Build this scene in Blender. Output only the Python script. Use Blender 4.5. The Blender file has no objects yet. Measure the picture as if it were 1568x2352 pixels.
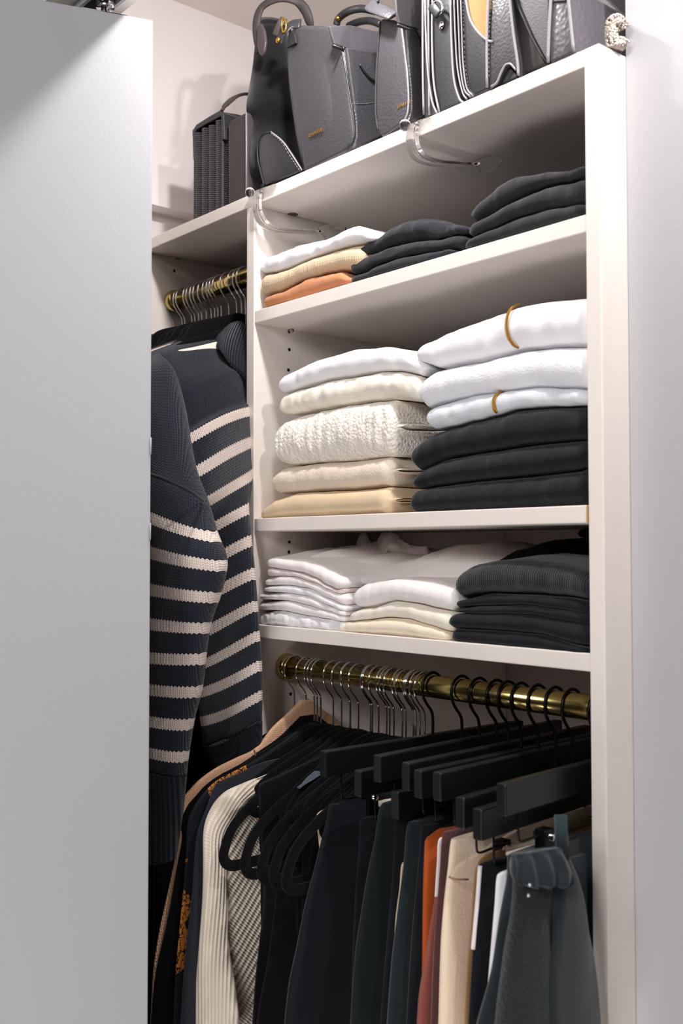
import bpy, bmesh, math, random
from mathutils import Vector, Matrix, noise
random.seed(7)
C = bpy.context.scene.collection
SC = bpy.context.scene
PI = math.pi

# ------------------------------------------------------------------ camera
W, H = 1568, 2352
RM = Matrix(((0.649096250356539, 0.028449154273717914, 0.7601741270223495),
             (0.7607052743405306, -0.022643117620592436, -0.6487023776855749),
             (-0.0012423218502063214, 0.9993387487961879, -0.0363389844504533)))
FPX = 2454.2271619569688
CAM = Vector((0.66201824, -0.92007704, -0.53156696))
cam = bpy.data.cameras.new('camera'); camo = bpy.data.objects.new('camera', cam); C.objects.link(camo)
cam.sensor_fit = 'VERTICAL'; cam.sensor_height = 36; cam.lens = FPX / H * 36
cam.clip_start = .02; cam.clip_end = 50
camo.matrix_world = Matrix.Translation(CAM) @ RM.to_4x4()
SC.camera = camo
cam.dof.use_dof = True; cam.dof.focus_distance = 1.42; cam.dof.aperture_fstop = 5.6

# ------------------------------------------------------------------ world, lights, exposure
SC.view_settings.view_transform = 'Standard'; SC.view_settings.look = 'None'
SC.view_settings.exposure = 0.0; SC.view_settings.gamma = 1.0; SC.view_settings.use_curve_mapping = False
wd = bpy.data.worlds.new('world'); SC.world = wd; wd.use_nodes = True
wd.node_tree.nodes['Background'].inputs[0].default_value = (.98, .98, 1, 1)
wd.node_tree.nodes['Background'].inputs[1].default_value = .012

def area(name, loc, target, size, power, col=(1, 1, 1), shape='DISK', size_y=None):
    l = bpy.data.lights.new(name, 'AREA'); l.energy = power; l.size = size; l.color = col; l.shape = shape
    if size_y: l.size_y = size_y
    o = bpy.data.objects.new(name, l); C.objects.link(o); o.location = loc
    o.rotation_euler = (Vector(target) - Vector(loc)).to_track_quat('-Z', 'Y').to_euler()
    return o
# closet's own ceiling light, between header and shelving
area('closet_light', (.48, -.16, .31), (-.45, -.05, -.6), .05, 5.4, (1, .97, .96))
area('left_fill', (-.28, -.14, .32), (-.6, -.05, -.5), .05, 4.2, (1, .97, .96))  # added unseen fill that brightens the left part of the closet
# the room's lamp / daylight behind the photographer, then an added low fill
area('room_fill', (.70, -2.3, .40), (-.3, 0, -.6), .6, 30, (1, .985, .98), 'SQUARE')
area('room_fill', (.3, -1.1, -1.85), (-.4, 0, -.1), .8, 14, (1, .97, .97), 'SQUARE')  # added fill near the floor, aimed up to brighten the shelf undersides

# ------------------------------------------------------------------ pixel -> point on a plane of the room
def ray(p):
    d = RM @ Vector((p[0] - W / 2, -(p[1] - H / 2), -FPX)); return d.normalized()
def at(p, axis, val):
    d = ray(p); return CAM + d * ((val - CAM[axis]) / d[axis])
def atY(x, y, Y): return at((x, y), 1, Y)
def atX(x, y, X): return at((x, y), 0, X)

# ------------------------------------------------------------------ materials
def lin(c):
    return tuple(((v / 255) / 12.92 if v / 255 <= .04045 else ((v / 255 + .055) / 1.055) ** 2.4) for v in c) + (1,)
class NT:
    def __init__(s, name):
        m = bpy.data.materials.new(name); m.use_nodes = True; s.m = m; s.t = m.node_tree
        s.b = s.t.nodes['Principled BSDF']
    def n(s, typ, **kw):
        k = s.t.nodes.new(typ)
        for a, v in kw.items(): setattr(k, a, v)
        return k
    def l(s, a, b): s.t.links.new(a, b)
    def math(s, op, a, b=None, c=None):
        k = s.n('ShaderNodeMath', operation=op)
        for i, v in enumerate((a, b, c)):
            if v is None: continue
            if isinstance(v, (int, float)): k.inputs[i].default_value = v
            else: s.l(v, k.inputs[i])
        return k.outputs[0]
    def coord(s, which='Object', scale=(1, 1, 1), rot=(0, 0, 0)):
        tc = s.n('ShaderNodeTexCoord'); mp = s.n('ShaderNodeMapping')
        mp.inputs['Scale'].default_value = scale; mp.inputs['Rotation'].default_value = rot
        s.l(tc.outputs[which], mp.inputs[0]); return mp.outputs[0]
    def noise(s, co, scale, detail=3, rough=.5):
        k = s.n('ShaderNodeTexNoise'); k.inputs['Scale'].default_value = scale
        k.inputs['Detail'].default_value = detail; k.inputs['Roughness'].default_value = rough
        s.l(co, k.inputs['Vector']); return k.outputs[0]
    def mix(s, f, a, b):
        k = s.n('ShaderNodeMix', data_type='RGBA')
        if isinstance(f, (int, float)): k.inputs[0].default_value = f
        else: s.l(f, k.inputs[0])
        for i, v in ((6, a), (7, b)):
            if isinstance(v, tuple): k.inputs[i].default_value = v
            else: s.l(v, k.inputs[i])
        return k.outputs[2]
    def bump(s, h, strength, dist):
        k = s.n('ShaderNodeBump'); k.inputs['Strength'].default_value = strength; k.inputs['Distance'].default_value = dist
        s.l(h, k.inputs['Height']); s.l(k.outputs[0], s.b.inputs['Normal']); return k
    def set(s, col=None, rough=None, **kw):
        if col is not None:
            if isinstance(col, tuple): s.b.inputs['Base Color'].default_value = col
            else: s.l(col, s.b.inputs['Base Color'])
        if rough is not None: s.b.inputs['Roughness'].default_value = rough
        for k, v in kw.items(): s.b.inputs[k.replace('_', ' ')].default_value = v
        return s.m
def dk(c, f): return (c[0] * f, c[1] * f, c[2] * f, 1)

def fabric(name, c, rough=.9, grain=900, amp=.0006, sheen=.15, var=.12):
    n = NT(name); co = n.coord(); c = lin(c)
    big = n.noise(co, 14, 3); fine = n.noise(co, grain, 2, .6)
    f = n.math('ADD', n.math('MULTIPLY', big, .5), n.math('MULTIPLY', fine, .5))
    col = n.mix(f, dk(c, 1 - var * 1.4), dk(c, 1 + var)); n.bump(fine, .55, amp)
    return n.set(col, rough, Sheen_Weight=sheen, Sheen_Roughness=.5, Specular_IOR_Level=.15)
def rib(name, c, pitch=.004, depth=.0012, dark=.55, rot=0, sheen=.2, fuzz=.0004):
    """ribs run along v of the UV (u in metres)"""
    n = NT(name); co = n.coord('UV', rot=(0, 0, rot)); c = lin(c)
    sx = n.n('ShaderNodeSeparateXYZ'); n.l(co, sx.inputs[0])
    w = n.math('SINE', n.math('MULTIPLY', sx.outputs[0], 2 * PI / pitch))
    w = n.math('MULTIPLY_ADD', w, .5, .5)
    st = n.math('MULTIPLY_ADD', n.math('SINE', n.math('MULTIPLY', sx.outputs[1], 2 * PI / .0035)), .12, 0)
    fz = n.noise(n.coord(), 1100, 2)
    h = n.math('ADD', n.math('ADD', w, st), n.math('MULTIPLY', fz, .25))
    col = n.mix(w, dk(c, dark), c); n.bump(h, .8, depth)
    return n.set(col, .9, Sheen_Weight=sheen, Specular_IOR_Level=.12)
def knit(name, c, stripe=None, sw=.0046, row=12.0, metres=False, vmax=10.0, wfrac=.345):
    """stockinette: u metres; v counted in stripe periods (or metres)"""
    n = NT(name); tc = n.n('ShaderNodeTexCoord'); sx = n.n('ShaderNodeSeparateXYZ'); n.l(tc.outputs['UV'], sx.inputs[0])
    u, v = sx.outputs[0], sx.outputs[1]
    fu = n.math('ABSOLUTE', n.math('SUBTRACT', n.math('FRACT', n.math('DIVIDE', u, sw)), .5))   # 0 middle .. .5 edge
    rr = 1 / .0042 if metres else row
    ph = n.math('ADD', n.math('MULTIPLY', v, rr), n.math('MULTIPLY', fu, 1.3))
    leg = n.math('MULTIPLY_ADD', n.math('SINE', n.math('MULTIPLY', ph, 2 * PI)), .35, .5)
    col_h = n.math('SINE', n.math('MULTIPLY', fu, 2 * PI))                               # ridges between centre and edge
    fz = n.noise(n.coord(), 900, 2)
    h = n.math('ADD', n.math('ADD', n.math('MULTIPLY', leg, .6), n.math('MULTIPLY', col_h, .8)), n.math('MULTIPLY', fz, .5))
    c = lin(c); shade = n.math('MULTIPLY', n.math('ADD', h, .1), .55)
    base = n.mix(shade, dk(c, .55), dk(c, 1.25))
    if stripe:
        s = lin(stripe)
        vz = n.math('ADD', v, n.math('MULTIPLY', fu, 1.3 / row))
        fr = n.math('FRACT', vz)
        on = n.math('LESS_THAN', fr, wfrac)
        on = n.math('MULTIPLY', on, n.math('GREATER_THAN', vz, 0.0)); on = n.math('MULTIPLY', on, n.math('LESS_THAN', vz, vmax))
        base = n.mix(on, base, n.mix(shade, dk(s, .78), dk(s, 1.05)))
    n.bump(h, .8, .0014)
    return n.set(base, .95, Sheen_Weight=.25, Specular_IOR_Level=.1)
def leather(name, c, rough=.38, scale=420, amp=.0006, spec=.5, var=.15):
    n = NT(name); co = n.coord(); c = lin(c)
    v = n.n('ShaderNodeTexVoronoi'); v.inputs['Scale'].default_value = scale; n.l(co, v.inputs['Vector'])
    h = n.math('ADD', v.outputs['Distance'], n.math('MULTIPLY', n.noise(co, scale * .6, 3), .8))
    n.bump(h, .45, amp)
    return n.set(n.mix(n.noise(co, 9, 2), dk(c, 1 - var), dk(c, 1 + var)), rough, Specular_IOR_Level=spec)
def laminate(name, c):
    n = NT(name); c = lin(c)
    a = n.noise(n.coord('Object', (40, 40, 900)), 1, 3, .6); b = n.noise(n.coord('Object', (900, 900, 25)), 1, 3, .6)
    f = n.math('MULTIPLY', n.math('ADD', a, b), .5)
    n.bump(f, .15, .0003)
    return n.set(n.mix(f, dk(c, .9), dk(c, 1.08)), .42, Specular_IOR_Level=.35)
def paint(name, c, rough=.6, peel=.0006, sc=220):
    n = NT(name); co = n.coord(); c = lin(c)
    n.bump(n.noise(co, sc, 3, .55), .35, peel)
    return n.set(n.mix(n.noise(co, 3, 2), dk(c, .97), dk(c, 1.03)), rough, Specular_IOR_Level=.35)
def metal(name, c, rough):
    n = NT(name); co = n.coord('Object', (30, 30, 30))
    n.b.inputs['Metallic'].default_value = 1
    c = lin(c); return n.set(n.mix(n.noise(co, 3, 2), dk(c, .92), dk(c, 1.05)), rough)
def plain(name, c, rough=.5, **kw):
    n = NT(name); co = n.coord(); c = lin(c)
    return n.set(n.mix(n.noise(co, 30, 2), dk(c, .93), dk(c, 1.07)), rough, **kw)

M = {}
M['lam'] = laminate('cream_linen_laminate', (241, 232, 224))
M['raw'] = plain('raw_chipboard', (190, 140, 85), .9)
M['wall'] = paint('wall_paint', (184, 183, 187))
M['wallin'] = paint('closet_wall_paint', (242, 234, 234), .7)
M['ceil'] = paint('ceiling_paint', (250, 244, 238), .8)
M['door'] = paint('door_paint', (182, 182, 187), .5, .0005, 260)
M['hole'] = plain('dark_hole', (14, 12, 11), .9)
M['brass'] = metal('polished_brass', (200, 180, 112), .17)
M['gold'] = metal('gold_hardware', (232, 180, 70), .2)
M['chrome'] = metal('chrome', (225, 225, 228), .12)
M['silver'] = metal('silver_glitter', (170, 160, 150), .4)
M['blackmetal'] = plain('black_metal', (14, 15, 18), .35, Metallic=.6)
M['velvet'] = fabric('black_velvet', (7, 9, 13), 1, 1400, .0004, .05)
M['blackwood'] = plain('black_painted_wood', (9, 13, 14), .42)
M['floor'] = plain('floor_boards', (150, 125, 100), .5)
n = NT('clear_acrylic'); M['acrylic'] = n.set((1, 1, 1, 1), .06, Transmission_Weight=1.0, IOR=1.33)

# ------------------------------------------------------------------ object helpers
def add(name, me, mat, parent=None):
    if mat is not None: me.materials.append(mat)
    o = bpy.data.objects.new(name, me); C.objects.link(o)
    if parent is not None: o.parent = parent
    return o
def obj(name, bm, mat, parent=None, smooth=True):
    me = bpy.data.meshes.new(name); bmesh.ops.recalc_face_normals(bm, faces=bm.faces); bm.to_mesh(me); bm.free()
    if smooth: me.polygons.foreach_set('use_smooth', [True] * len(me.polygons))
    return add(name, me, mat, parent)
def tag(o, label, cat, group=None, kind=None):
    if label: o['label'] = label
    if cat: o['category'] = cat
    if group: o['group'] = group
    if kind: o['kind'] = kind
    return o
def thing(name, label, cat, loc=(0, 0, 0), group=None):
    o = bpy.data.objects.new(name, None); C.objects.link(o); o.location = loc; o.empty_display_size = .02
    bpy.context.view_layer.update()
    return tag(o, label, cat, group)
def part(name, bm, mat, root, smooth=True, label=None):
    """mesh made in world coordinates, parented to a thing with an offset"""
    if root is not None:
        bmesh.ops.translate(bm, verts=bm.verts, vec=-wloc(root))
    o = obj(name, bm, mat, root, smooth)
    if label: o['label'] = label
    return o
def wloc(o):
    v = Vector(o.location)
    while o.parent is not None: o = o.parent; v += Vector(o.location)
    return v
def struct(name, bm, mat, smooth=False):
    o = obj(name, bm, mat, None, smooth); o['kind'] = 'structure'; return o
def box(bm, a, b):
    vs = [bm.verts.new((x, y, z)) for x in (a[0], b[0]) for y in (a[1], b[1]) for z in (a[2], b[2])]
    for f in ((0, 1, 3, 2), (4, 6, 7, 5), (0, 4, 5, 1), (2, 3, 7, 6), (0, 2, 6, 4), (1, 5, 7, 3)):
        bm.faces.new([vs[i] for i in f])
    return vs
def mkbox(a, b, bev=0.0, seg=2):
    bm = bmesh.new(); box(bm, a, b)
    if bev: bmesh.ops.bevel(bm, geom=bm.edges[:], offset=bev, segments=seg, profile=.5, affect='EDGES')
    return bm
def cr(p0, p1, p2, p3, t):
    return .5 * ((2 * p1) + (-p0 + p2) * t + (2 * p0 - 5 * p1 + 4 * p2 - p3) * t * t + (-p0 + 3 * p1 - 3 * p2 + p3) * t ** 3)
def spline(pts, n, closed=False):
    pts = [Vector(p) for p in pts]; out = []; k = len(pts)
    segs = k if closed else k - 1
    for i in range(segs):
        if closed: a, b, c, d = pts[i - 1], pts[i], pts[(i + 1) % k], pts[(i + 2) % k]
        else:
            b, c = pts[i], pts[i + 1]; a = pts[i - 1] if i > 0 else b * 2 - c; d = pts[i + 2] if i + 2 < k else c * 2 - b
        for j in range(n): out.append(cr(a, b, c, d, j / n))
    if not closed: out.append(pts[-1])
    return out
def tube(bm, pts, r, k=8, closed=False, flat=None, caps=True):
    """r number or list; flat=(normal, a, b): flat band with half-thickness a along normal and b across"""
    pts = [Vector(p) for p in pts]; n = len(pts); rings = []; up = None
    for i, p in enumerate(pts):
        if closed: t = pts[(i + 1) % n] - pts[i - 1]
        else: t = pts[min(i + 1, n - 1)] - pts[max(i - 1, 0)]
        t.normalize()
        if flat:
            e1 = Vector(flat[0]); e1 = (e1 - t * e1.dot(t)).normalized(); e2 = t.cross(e1)
            a, b = flat[1], flat[2]
        else:
            if up is None: up = Vector((0, 0, 1)) if abs(t.z) < .9 else Vector((1, 0, 0))
            e1 = (up - t * up.dot(t)).normalized(); up = e1; e2 = t.cross(e1)
            a = b = r[i] if isinstance(r, (list, tuple)) else r
        rings.append([bm.verts.new(p + e1 * a * math.cos(2 * PI * j / k) + e2 * b * math.sin(2 * PI * j / k)) for j in range(k)])
    m = n if closed else n - 1
    for i in range(m):
        A, B = rings[i], rings[(i + 1) % n]
        for j in range(k): bm.faces.new((A[j], A[(j + 1) % k], B[(j + 1) % k], B[j]))
    if caps and not closed: bm.faces.new(rings[0]); bm.faces.new(rings[-1][::-1])
def mktube(pts, r, k=8, **kw):
    bm = bmesh.new(); tube(bm, pts, r, k, **kw); return bm
def prism(pts, vec, bev=0.0, seg=2):
    """closed polygon of 3D points, extruded by vec"""
    bm = bmesh.new(); vec = Vector(vec)
    a = [bm.verts.new(p) for p in pts]; b = [bm.verts.new(Vector(p) + vec) for p in pts]; n = len(a)
    bm.faces.new(a); bm.faces.new(b[::-1])
    for i in range(n): bm.faces.new((a[i], b[i], b[(i + 1) % n], a[(i + 1) % n]))
    bmesh.ops.recalc_face_normals(bm, faces=bm.faces)
    if bev: bmesh.ops.bevel(bm, geom=bm.edges[:], offset=bev, segments=seg, profile=.5, affect='EDGES', clamp_overlap=True)
    return bm
def cyl(bm, p, d, r, L, k=20):
    p = Vector(p); d = Vector(d).normalized(); tube(bm, [p, p + d * L], r, k)
def ball(c, r, sub=2, sc=(1, 1, 1)):
    bm = bmesh.new(); bmesh.ops.create_icosphere(bm, subdivisions=sub, radius=r)
    for v in bm.verts: v.co = Vector((v.co.x * sc[0], v.co.y * sc[1], v.co.z * sc[2])) + Vector(c)
    return bm
def fbm(p, s, seed=0.0):
    q = Vector((p[0] * s[0] + seed * 7.3, p[1] * s[1] + seed * 3.1, p[2] * s[2] - seed * 5.7))
    return noise.noise(q) + .5 * noise.noise(q * 2.1)
def interp(c, x):
    if x <= c[0][0]: return c[0][1]
    for (a, b), (d, e) in zip(c, c[1:]):
        if x <= d:
            t = (x - a) / max(d - a, 1e-9); t = t * t * (3 - 2 * t) * .4 + t * .6
            return b + (e - b) * t
    return c[-1][1]
def copy_tree(o, parent=None, dx=None):
    c = o.copy(); C.objects.link(c); c.parent = parent
    for ch in list(o.children): copy_tree(ch, c)
    if dx is not None: c.location = Vector(o.location) + Vector(dx)
    return c

# ------------------------------------------------------------------ the closet: setting and shelving unit
T = .019; XD = -.6148; XW = -.936; Z2 = -.1766; Z3 = -.4839; Z4 = -.6386; DEP = .36; WB = .56
CEIL = .438; FLOOR = -1.98
struct('floor', mkbox((-1.6, -3.2, FLOOR - .05), (2.2, .6, FLOOR)), M['floor'])
struct('ceiling', mkbox((-1.2, -.36, CEIL), (1.8, .7, CEIL + .04)), M['ceil'])
struct('wall_back', mkbox((-1.1, WB, FLOOR), (.02, WB + .1, CEIL)), M['wallin'])
struct('wall_left', mkbox((-1.06, -.30, FLOOR), (-.975, WB, CEIL)), M['wallin'])
struct('trim_1', mkbox((-.975, -.18, .0665), (XW, WB, CEIL)), M['wallin'])
struct('wall_right', mkbox((.0008, .047, FLOOR), (1.8, WB + .1, CEIL)), M['wall'])
struct('trim_2', mkbox((-1.2, -.365, .137), (1.8, -.280, CEIL)), M['ceil'])

u = thing('shelving_unit', 'cream laminate closet shelving unit with two bays against the closet wall', 'shelving', (XD, 0, FLOOR))
B = .0012
part('side_panel', mkbox((-T, 0, FLOOR), (0, WB - .002, 0), B), M['lam'], u, False)
part('divider', mkbox((XD - T, 0, FLOOR), (XD, WB - .002, -T), B), M['lam'], u, False)
part('side_panel', mkbox((XW - T, 0, FLOOR), (XW, WB - .002, -T), B), M['lam'], u, False)
part('top_shelf', mkbox((XW - T - .012, 0, -T), (-T, WB - .001, 0), B), M['lam'], u, False)
for z in (Z2, Z4): part('shelf', mkbox((XD, .001, z - T), (-T, DEP - .01, z), B), M['lam'], u, False)
part('shelf', mkbox((XD, .001, Z3 - T), (-T - .003, DEP - .01, Z3), B), M['lam'], u, False)
part('edge_chip', mkbox((-T - .0028, .0004, Z3 - T + .001), (-T - .0004, .012, Z3 - .001)), M['raw'], u, False, 'bare chipboard end of the middle shelf')
def disc(p, ax, r, L=.003):
    bm = bmesh.new(); cyl(bm, p, ax, r, L, 14); return bm
for X, ps in ((XD, [(661, 527), (664, 803), (664, 762), (663, 1268), (667, 1594), (662, 850), (664, 1245)]), (XW, [(400, 622)])):
    for p in ps:
        q = atX(p[0], p[1], X); part('pin_hole', disc(q + Vector((-.001, 0, 0)), (1, 0, 0), .0026, .0014), M['hole'], u, True)
q = atX(664, 760, XD); part('shelf_pin', disc(q, (1, 0, 0), .003, .008), M['acrylic'], u)
for p in ((672, 492), (405, 596)):
    q = at(p, 2, -T); part('cam_lock', disc(q + Vector((0, 0, .001)), (0, 0, -1), .008, .0022), plain('cam_metal', (84, 82, 74), .5), u)

# rods
def rod(name, label, xa, xb, z):
    r = thing(name, label, 'rod', (xa, .06, z))
    bm = bmesh.new(); cyl(bm, (xa, .06, z), (1, 0, 0), .0142, xb - xa, 40); part('rod', bm, M['brass'], r)
    for x, s in ((xa, 1), (xb, -1)):
        pr = [(0, .020), (.004, .0205), (.006, .0195), (.012, .0185), (.0135, .0165), (.0135, .0145)]
        bm = bmesh.new(); rings = []
        for a, rr in pr: rings.append([bm.verts.new((x + s * a, .06 + rr * math.cos(t * PI / 16), z + rr * math.sin(t * PI / 16))) for t in range(32)])
        for A, Bq in zip(rings, rings[1:]):
            for j in range(32): bm.faces.new((A[j], A[(j + 1) % 32], Bq[(j + 1) % 32], Bq[j]))
        bm.faces.new(rings[0]); part('flange', bm, M['brass'], r)
    return r
ZRL, ZRU = -.705, -.097
rod('closet_rod', 'polished brass hanging rod under the lowest shelf', XD, -T, ZRL)
rod('closet_rod', 'polished brass hanging rod in the narrow left bay', XW, XD - T, ZRU)

# door (one leaf of a folding door, swung out) with its top pivot
dd = Vector((.3257, .9455, 0)).normalized(); dn = Vector((dd.y, -dd.x, 0))
dc = atY(351.5, 46, -.268)
door = thing('door_1', None, None, dc)
door['kind'] = 'structure'
def obox(o, ax, ay, az, a, b, bev=0.0):
    bm = mkbox(a, b, bev)
    for v in bm.verts: v.co = Vector(o) + ax * v.co.x + ay * v.co.y + az * v.co.z
    return bm
Zv = Vector((0, 0, 1))
# local: x along the leaf away from the far edge, y outward normal
part('door_leaf', obox(dc, -dd, dn, Zv, (0, -.034, FLOOR + .02 - dc.z), (.46, 0, 0), .0015), M['door'], door, False)
pv = thing('top_pivot', 'steel pivot roller on top of the open door under the header track', 'door hardware', dc - dd * .06 - dn * .014)
pp = dc - dd * .055 - dn * .015
bm = bmesh.new(); cyl(bm, pp, (0, 0, 1), .005, .012, 16); part('pin', bm, M['chrome'], pv)
bm = bmesh.new(); cyl(bm, pp + Vector((0, 0, .0115)), (0, 0, 1), .011, .013, 20); part('roller', bm, M['chrome'], pv)
part('bracket', obox(dc, -dd, dn, Zv, (.03, -.03, .0002), (.085, -.004, .0022)), M['chrome'], pv, False)
tr = thing('track', 'white metal door track under the closet header', 'track', (-.3, -.32, .13))
part('rail', mkbox((-1.1, -.335, .129), (1.6, -.331, .1368)), M['wall'], tr, False)
part('rail', mkbox((-1.1, -.303, .129), (1.6, -.299, .1368)), M['wall'], tr, False)
part('channel', mkbox((-1.1, -.331, .1355), (1.6, -.303, .1368)), M['hole'], tr, False)
for z in (1043, 1240):
    q = atY(349, z, -.268); 
    part('hinge_knuckle', disc(dc + Vector((0, 0, q.z - dc.z)) + dn * .001 - dd * .0005, (0, 0, 1), .0010, .02), M['door'], door)

# ------------------------------------------------------------------ folded clothes
def folded(name, label, group, top, bot, mat, Y0=.006, depth=.27, wr=.0013, ws=1.0, layers=0, lamp=.0035, seed=1, e=None, nx=64, cat=None, back_rise=0.0, end=.012, skew=0.0):
    Ct = sorted([(atY(x, y, Y0).x, atY(x, y, Y0).z) for x, y in top]); Cb = sorted([(atY(x, y, Y0).x, atY(x, y, Y0).z) for x, y in bot])
    xa = min(Ct[0][0], Cb[0][0]); xb = max(Ct[-1][0], Cb[-1][0])
    K = 9; Mb = 14; rows = []
    bm = bmesh.new(); uvl = bm.loops.layers.uv.new('UVMap'); uvm = {}
    for i in range(nx + 1):
        s = i / nx; s = s - .10 * math.sin(2 * PI * s) * .6
        x = xa + (xb - xa) * s
        # keep the two curves' own ends
        zt = interp(Ct, x); zb = interp(Cb, x); h = max(zt - zb, .003); zc = (zt + zb) / 2
        ee = end if e is None else e
        d = min(x - xa, xb - x); f = 1.0
        if d < ee: f = max(.25, math.sqrt(max(0, 1 - (1 - d / ee) ** 2)))
        hh = h * .5 * f
        yin = 0
        rc = .016
        if d < rc: yin = rc * .7 * (1 - math.sqrt(max(0, 1 - (1 - d / rc) ** 2)))
        r = min(h * .62, .022)
        T_, B_ = [], []
        for j in range(K + Mb):
            if j < K:
                th = (j / (K - 1)) * PI / 2
                y = Y0 + yin + r * (1 - math.cos(th)); k = math.sin(th) ** .85
            else:
                t = (j - K + 1) / Mb; y = Y0 + yin + r + (depth - r - yin) * t; k = 1
                if t > .8: k = math.sqrt(max(0, 1 - ((t - .8) / .2) ** 2)) * .8 + .2
            br = back_rise * max(0, min(1, (y - Y0) / .10))
            xs = x + skew * (y - Y0)
            p = Vector((xs, y, zc))
            w1 = fbm((x * ws, y * ws, zc), (16, 60, 40), seed) * wr * 1.7 + fbm((x * ws, y * ws, zc), (55, 90, 90), seed + 3) * wr * .9 + fbm((x * ws + zc * .6, y, zc), (110, 40, 30), seed + 4) * wr * .35
            w2 = fbm((x * ws, y * ws, zc), (22, 50, 60), seed + 9) * wr
            edge = min(1, d / .01 + .2)
            for sgn, L in ((1, T_), (-1, B_)):
                if j == 0 and sgn < 0: L.append(T_[0]); continue
                z = zc + sgn * hh * k
                if sgn > 0: z += br + (w2 * (0.3 if j < K else 1) * k)
                q = Vector((xs + w2 * .4, y - w1 * (1 - .3 * k) * edge * (1 if j < K else .2), z + fbm((x, z, y), (45, 140, 50), seed + 5) * wr * .25))
                if sgn < 0: q.z = max(q.z, zc - hh * 1.02)
                v = bm.verts.new(q); L.append(v); uvm[v] = (x, sgn * (hh * k) + sgn * max(0, y - Y0 - r))
        rows.append((T_, B_))
    def quad(a, b, c, d_):
        vs = []
        for v in (a, b, c, d_):
            if v not in vs: vs.append(v)
        if len(vs) < 3: return
        try: fc = bm.faces.new(vs)
        except ValueError: return
        for l in fc.loops: l[uvl].uv = uvm.get(l.vert, (l.vert.co.y, l.vert.co.z))
    n = K + Mb
    for (T0, B0), (T1, B1) in zip(rows, rows[1:]):
        for j in range(n - 1):
            quad(T0[j], T1[j], T1[j + 1], T0[j + 1]); quad(B0[j], B0[j + 1], B1[j + 1], B1[j])
        quad(T0[n - 1], T1[n - 1], B1[n - 1], B0[n - 1])
    KC = 14 if layers else 5
    for idx, sg in ((0, -1), (-1, 1)):
        T0, B0 = rows[idx]; prev = None
        for j in range(n):
            if T0[j] is B0[j]: colm = [T0[j]] * (KC + 1)
            else:
                colm = [B0[j]]
                hgt = (T0[j].co - B0[j].co).length
                for k in range(1, KC):
                    w = k / KC; p = B0[j].co.lerp(T0[j].co, w)
                    bulge = min(hgt * .32, .008) * math.sin(PI * w)
                    if layers and sg > 0:
                        yy = (p.y - Y0)
                        ph = w + .25 * math.sin(yy * 40 + seed) * .5
                        g = abs(math.sin(PI * layers * ph)) ** .7
                        bulge += lamp * (g - .5) * min(1, yy / .006) * 2 * math.sin(PI * w) ** .5
                    p.x += sg * bulge
                    v = bm.verts.new(p); uvm[v] = (p.y, p.z); colm.append(v)
                colm.append(T0[j])
            if prev:
                for k in range(KC): quad(prev[k], colm[k], colm[k + 1], prev[k + 1])
            prev = colm
    bmesh.ops.remove_doubles(bm, verts=bm.verts, dist=1e-6)
    o = obj(name, bm, mat)
    tag(o, label, cat or 'clothing', group)
    return o
def seam_on(o, pts, r, mat, name='seam', label=None, Y=None):
    """thin raised line (zip, seam) over a folded piece: pixel points with Y"""
    bm = mktube(spline([atY(x, y, Yv) for x, y, Yv in pts], 6), r, 8)
    p = obj(name, bm, mat, o); 
    if label: p['label'] = label
    return p

F = {}
F['white'] = fabric('white_cotton', (244, 242, 245), .9, 900, .0004, .1, .04)
F['white2'] = fabric('white_cotton_warm', (243, 236, 234), .9, 800, .0005, .1, .04)
F['coolwhite'] = fabric('white_fleece', (240, 240, 244), .95, 420, .0012, .2, .05)
F['greywhite'] = fabric('pale_grey_cotton', (226, 228, 234), .95, 600, .0008, .2, .05)
F['pinkwhite'] = fabric('pale_pinkish_cotton', (226, 212, 210), .9, 900, .0004, .1, .04)
F['cream'] = fabric('cream_jersey', (244, 236, 222), .92, 700, .0006, .1, .05)
F['ivory'] = fabric('ivory_cotton', (246, 232, 208), .92, 700, .0006, .1, .05)
F['beigefuzz'] = fabric('beige_brushed_knit', (232, 216, 196), .95, 380, .0014, .25, .08)
F['beige'] = fabric('beige_ponte', (224, 200, 166), .8, 900, .0003, .1, .04)
F['terra'] = fabric('terracotta_knit', (196, 132, 92), .95, 600, .0008, .15, .1)
F['beigerib'] = rib('beige_fine_rib', (222, 196, 162), .0032, .0006, .86)
F['navyc'] = fabric('dark_navy_charcoal_jersey', (42, 44, 49), .95, 700, .0008, .15, .15)
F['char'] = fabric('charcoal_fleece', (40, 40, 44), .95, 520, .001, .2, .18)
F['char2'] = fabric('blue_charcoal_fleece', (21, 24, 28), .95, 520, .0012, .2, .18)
F['blk'] = fabric('black_jersey', (22, 25, 29), .95, 700, .0008, .15, .15)
F['blk2'] = fabric('deep_black_cloth', (8, 9, 12), .95, 700, .0006, .04, .15)
F['blkrib'] = rib('black_rib_knit', (42, 46, 50), .0030, .0009, .6)
# sherpa with clumps
n = NT('cream_sherpa'); co = n.coord()
v = n.n('ShaderNodeTexVoronoi'); v.inputs['Scale'].default_value = 230; n.l(co, v.inputs['Vector'])
hh_ = n.math('ADD', n.math('MULTIPLY', v.outputs['Distance'], -1.2), n.noise(co, 160, 4, .7)); n.bump(hh_, .8, .0016)
F['sherpa'] = n.set(n.mix(n.noise(co, 120, 3), lin((240, 228, 214)), lin((252, 246, 238))), 1, Sheen_Weight=.3, Specular_IOR_Level=.05)

def curve_between(*p): return list(p)
G = 'folded clothes on the upper shelf'
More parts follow.
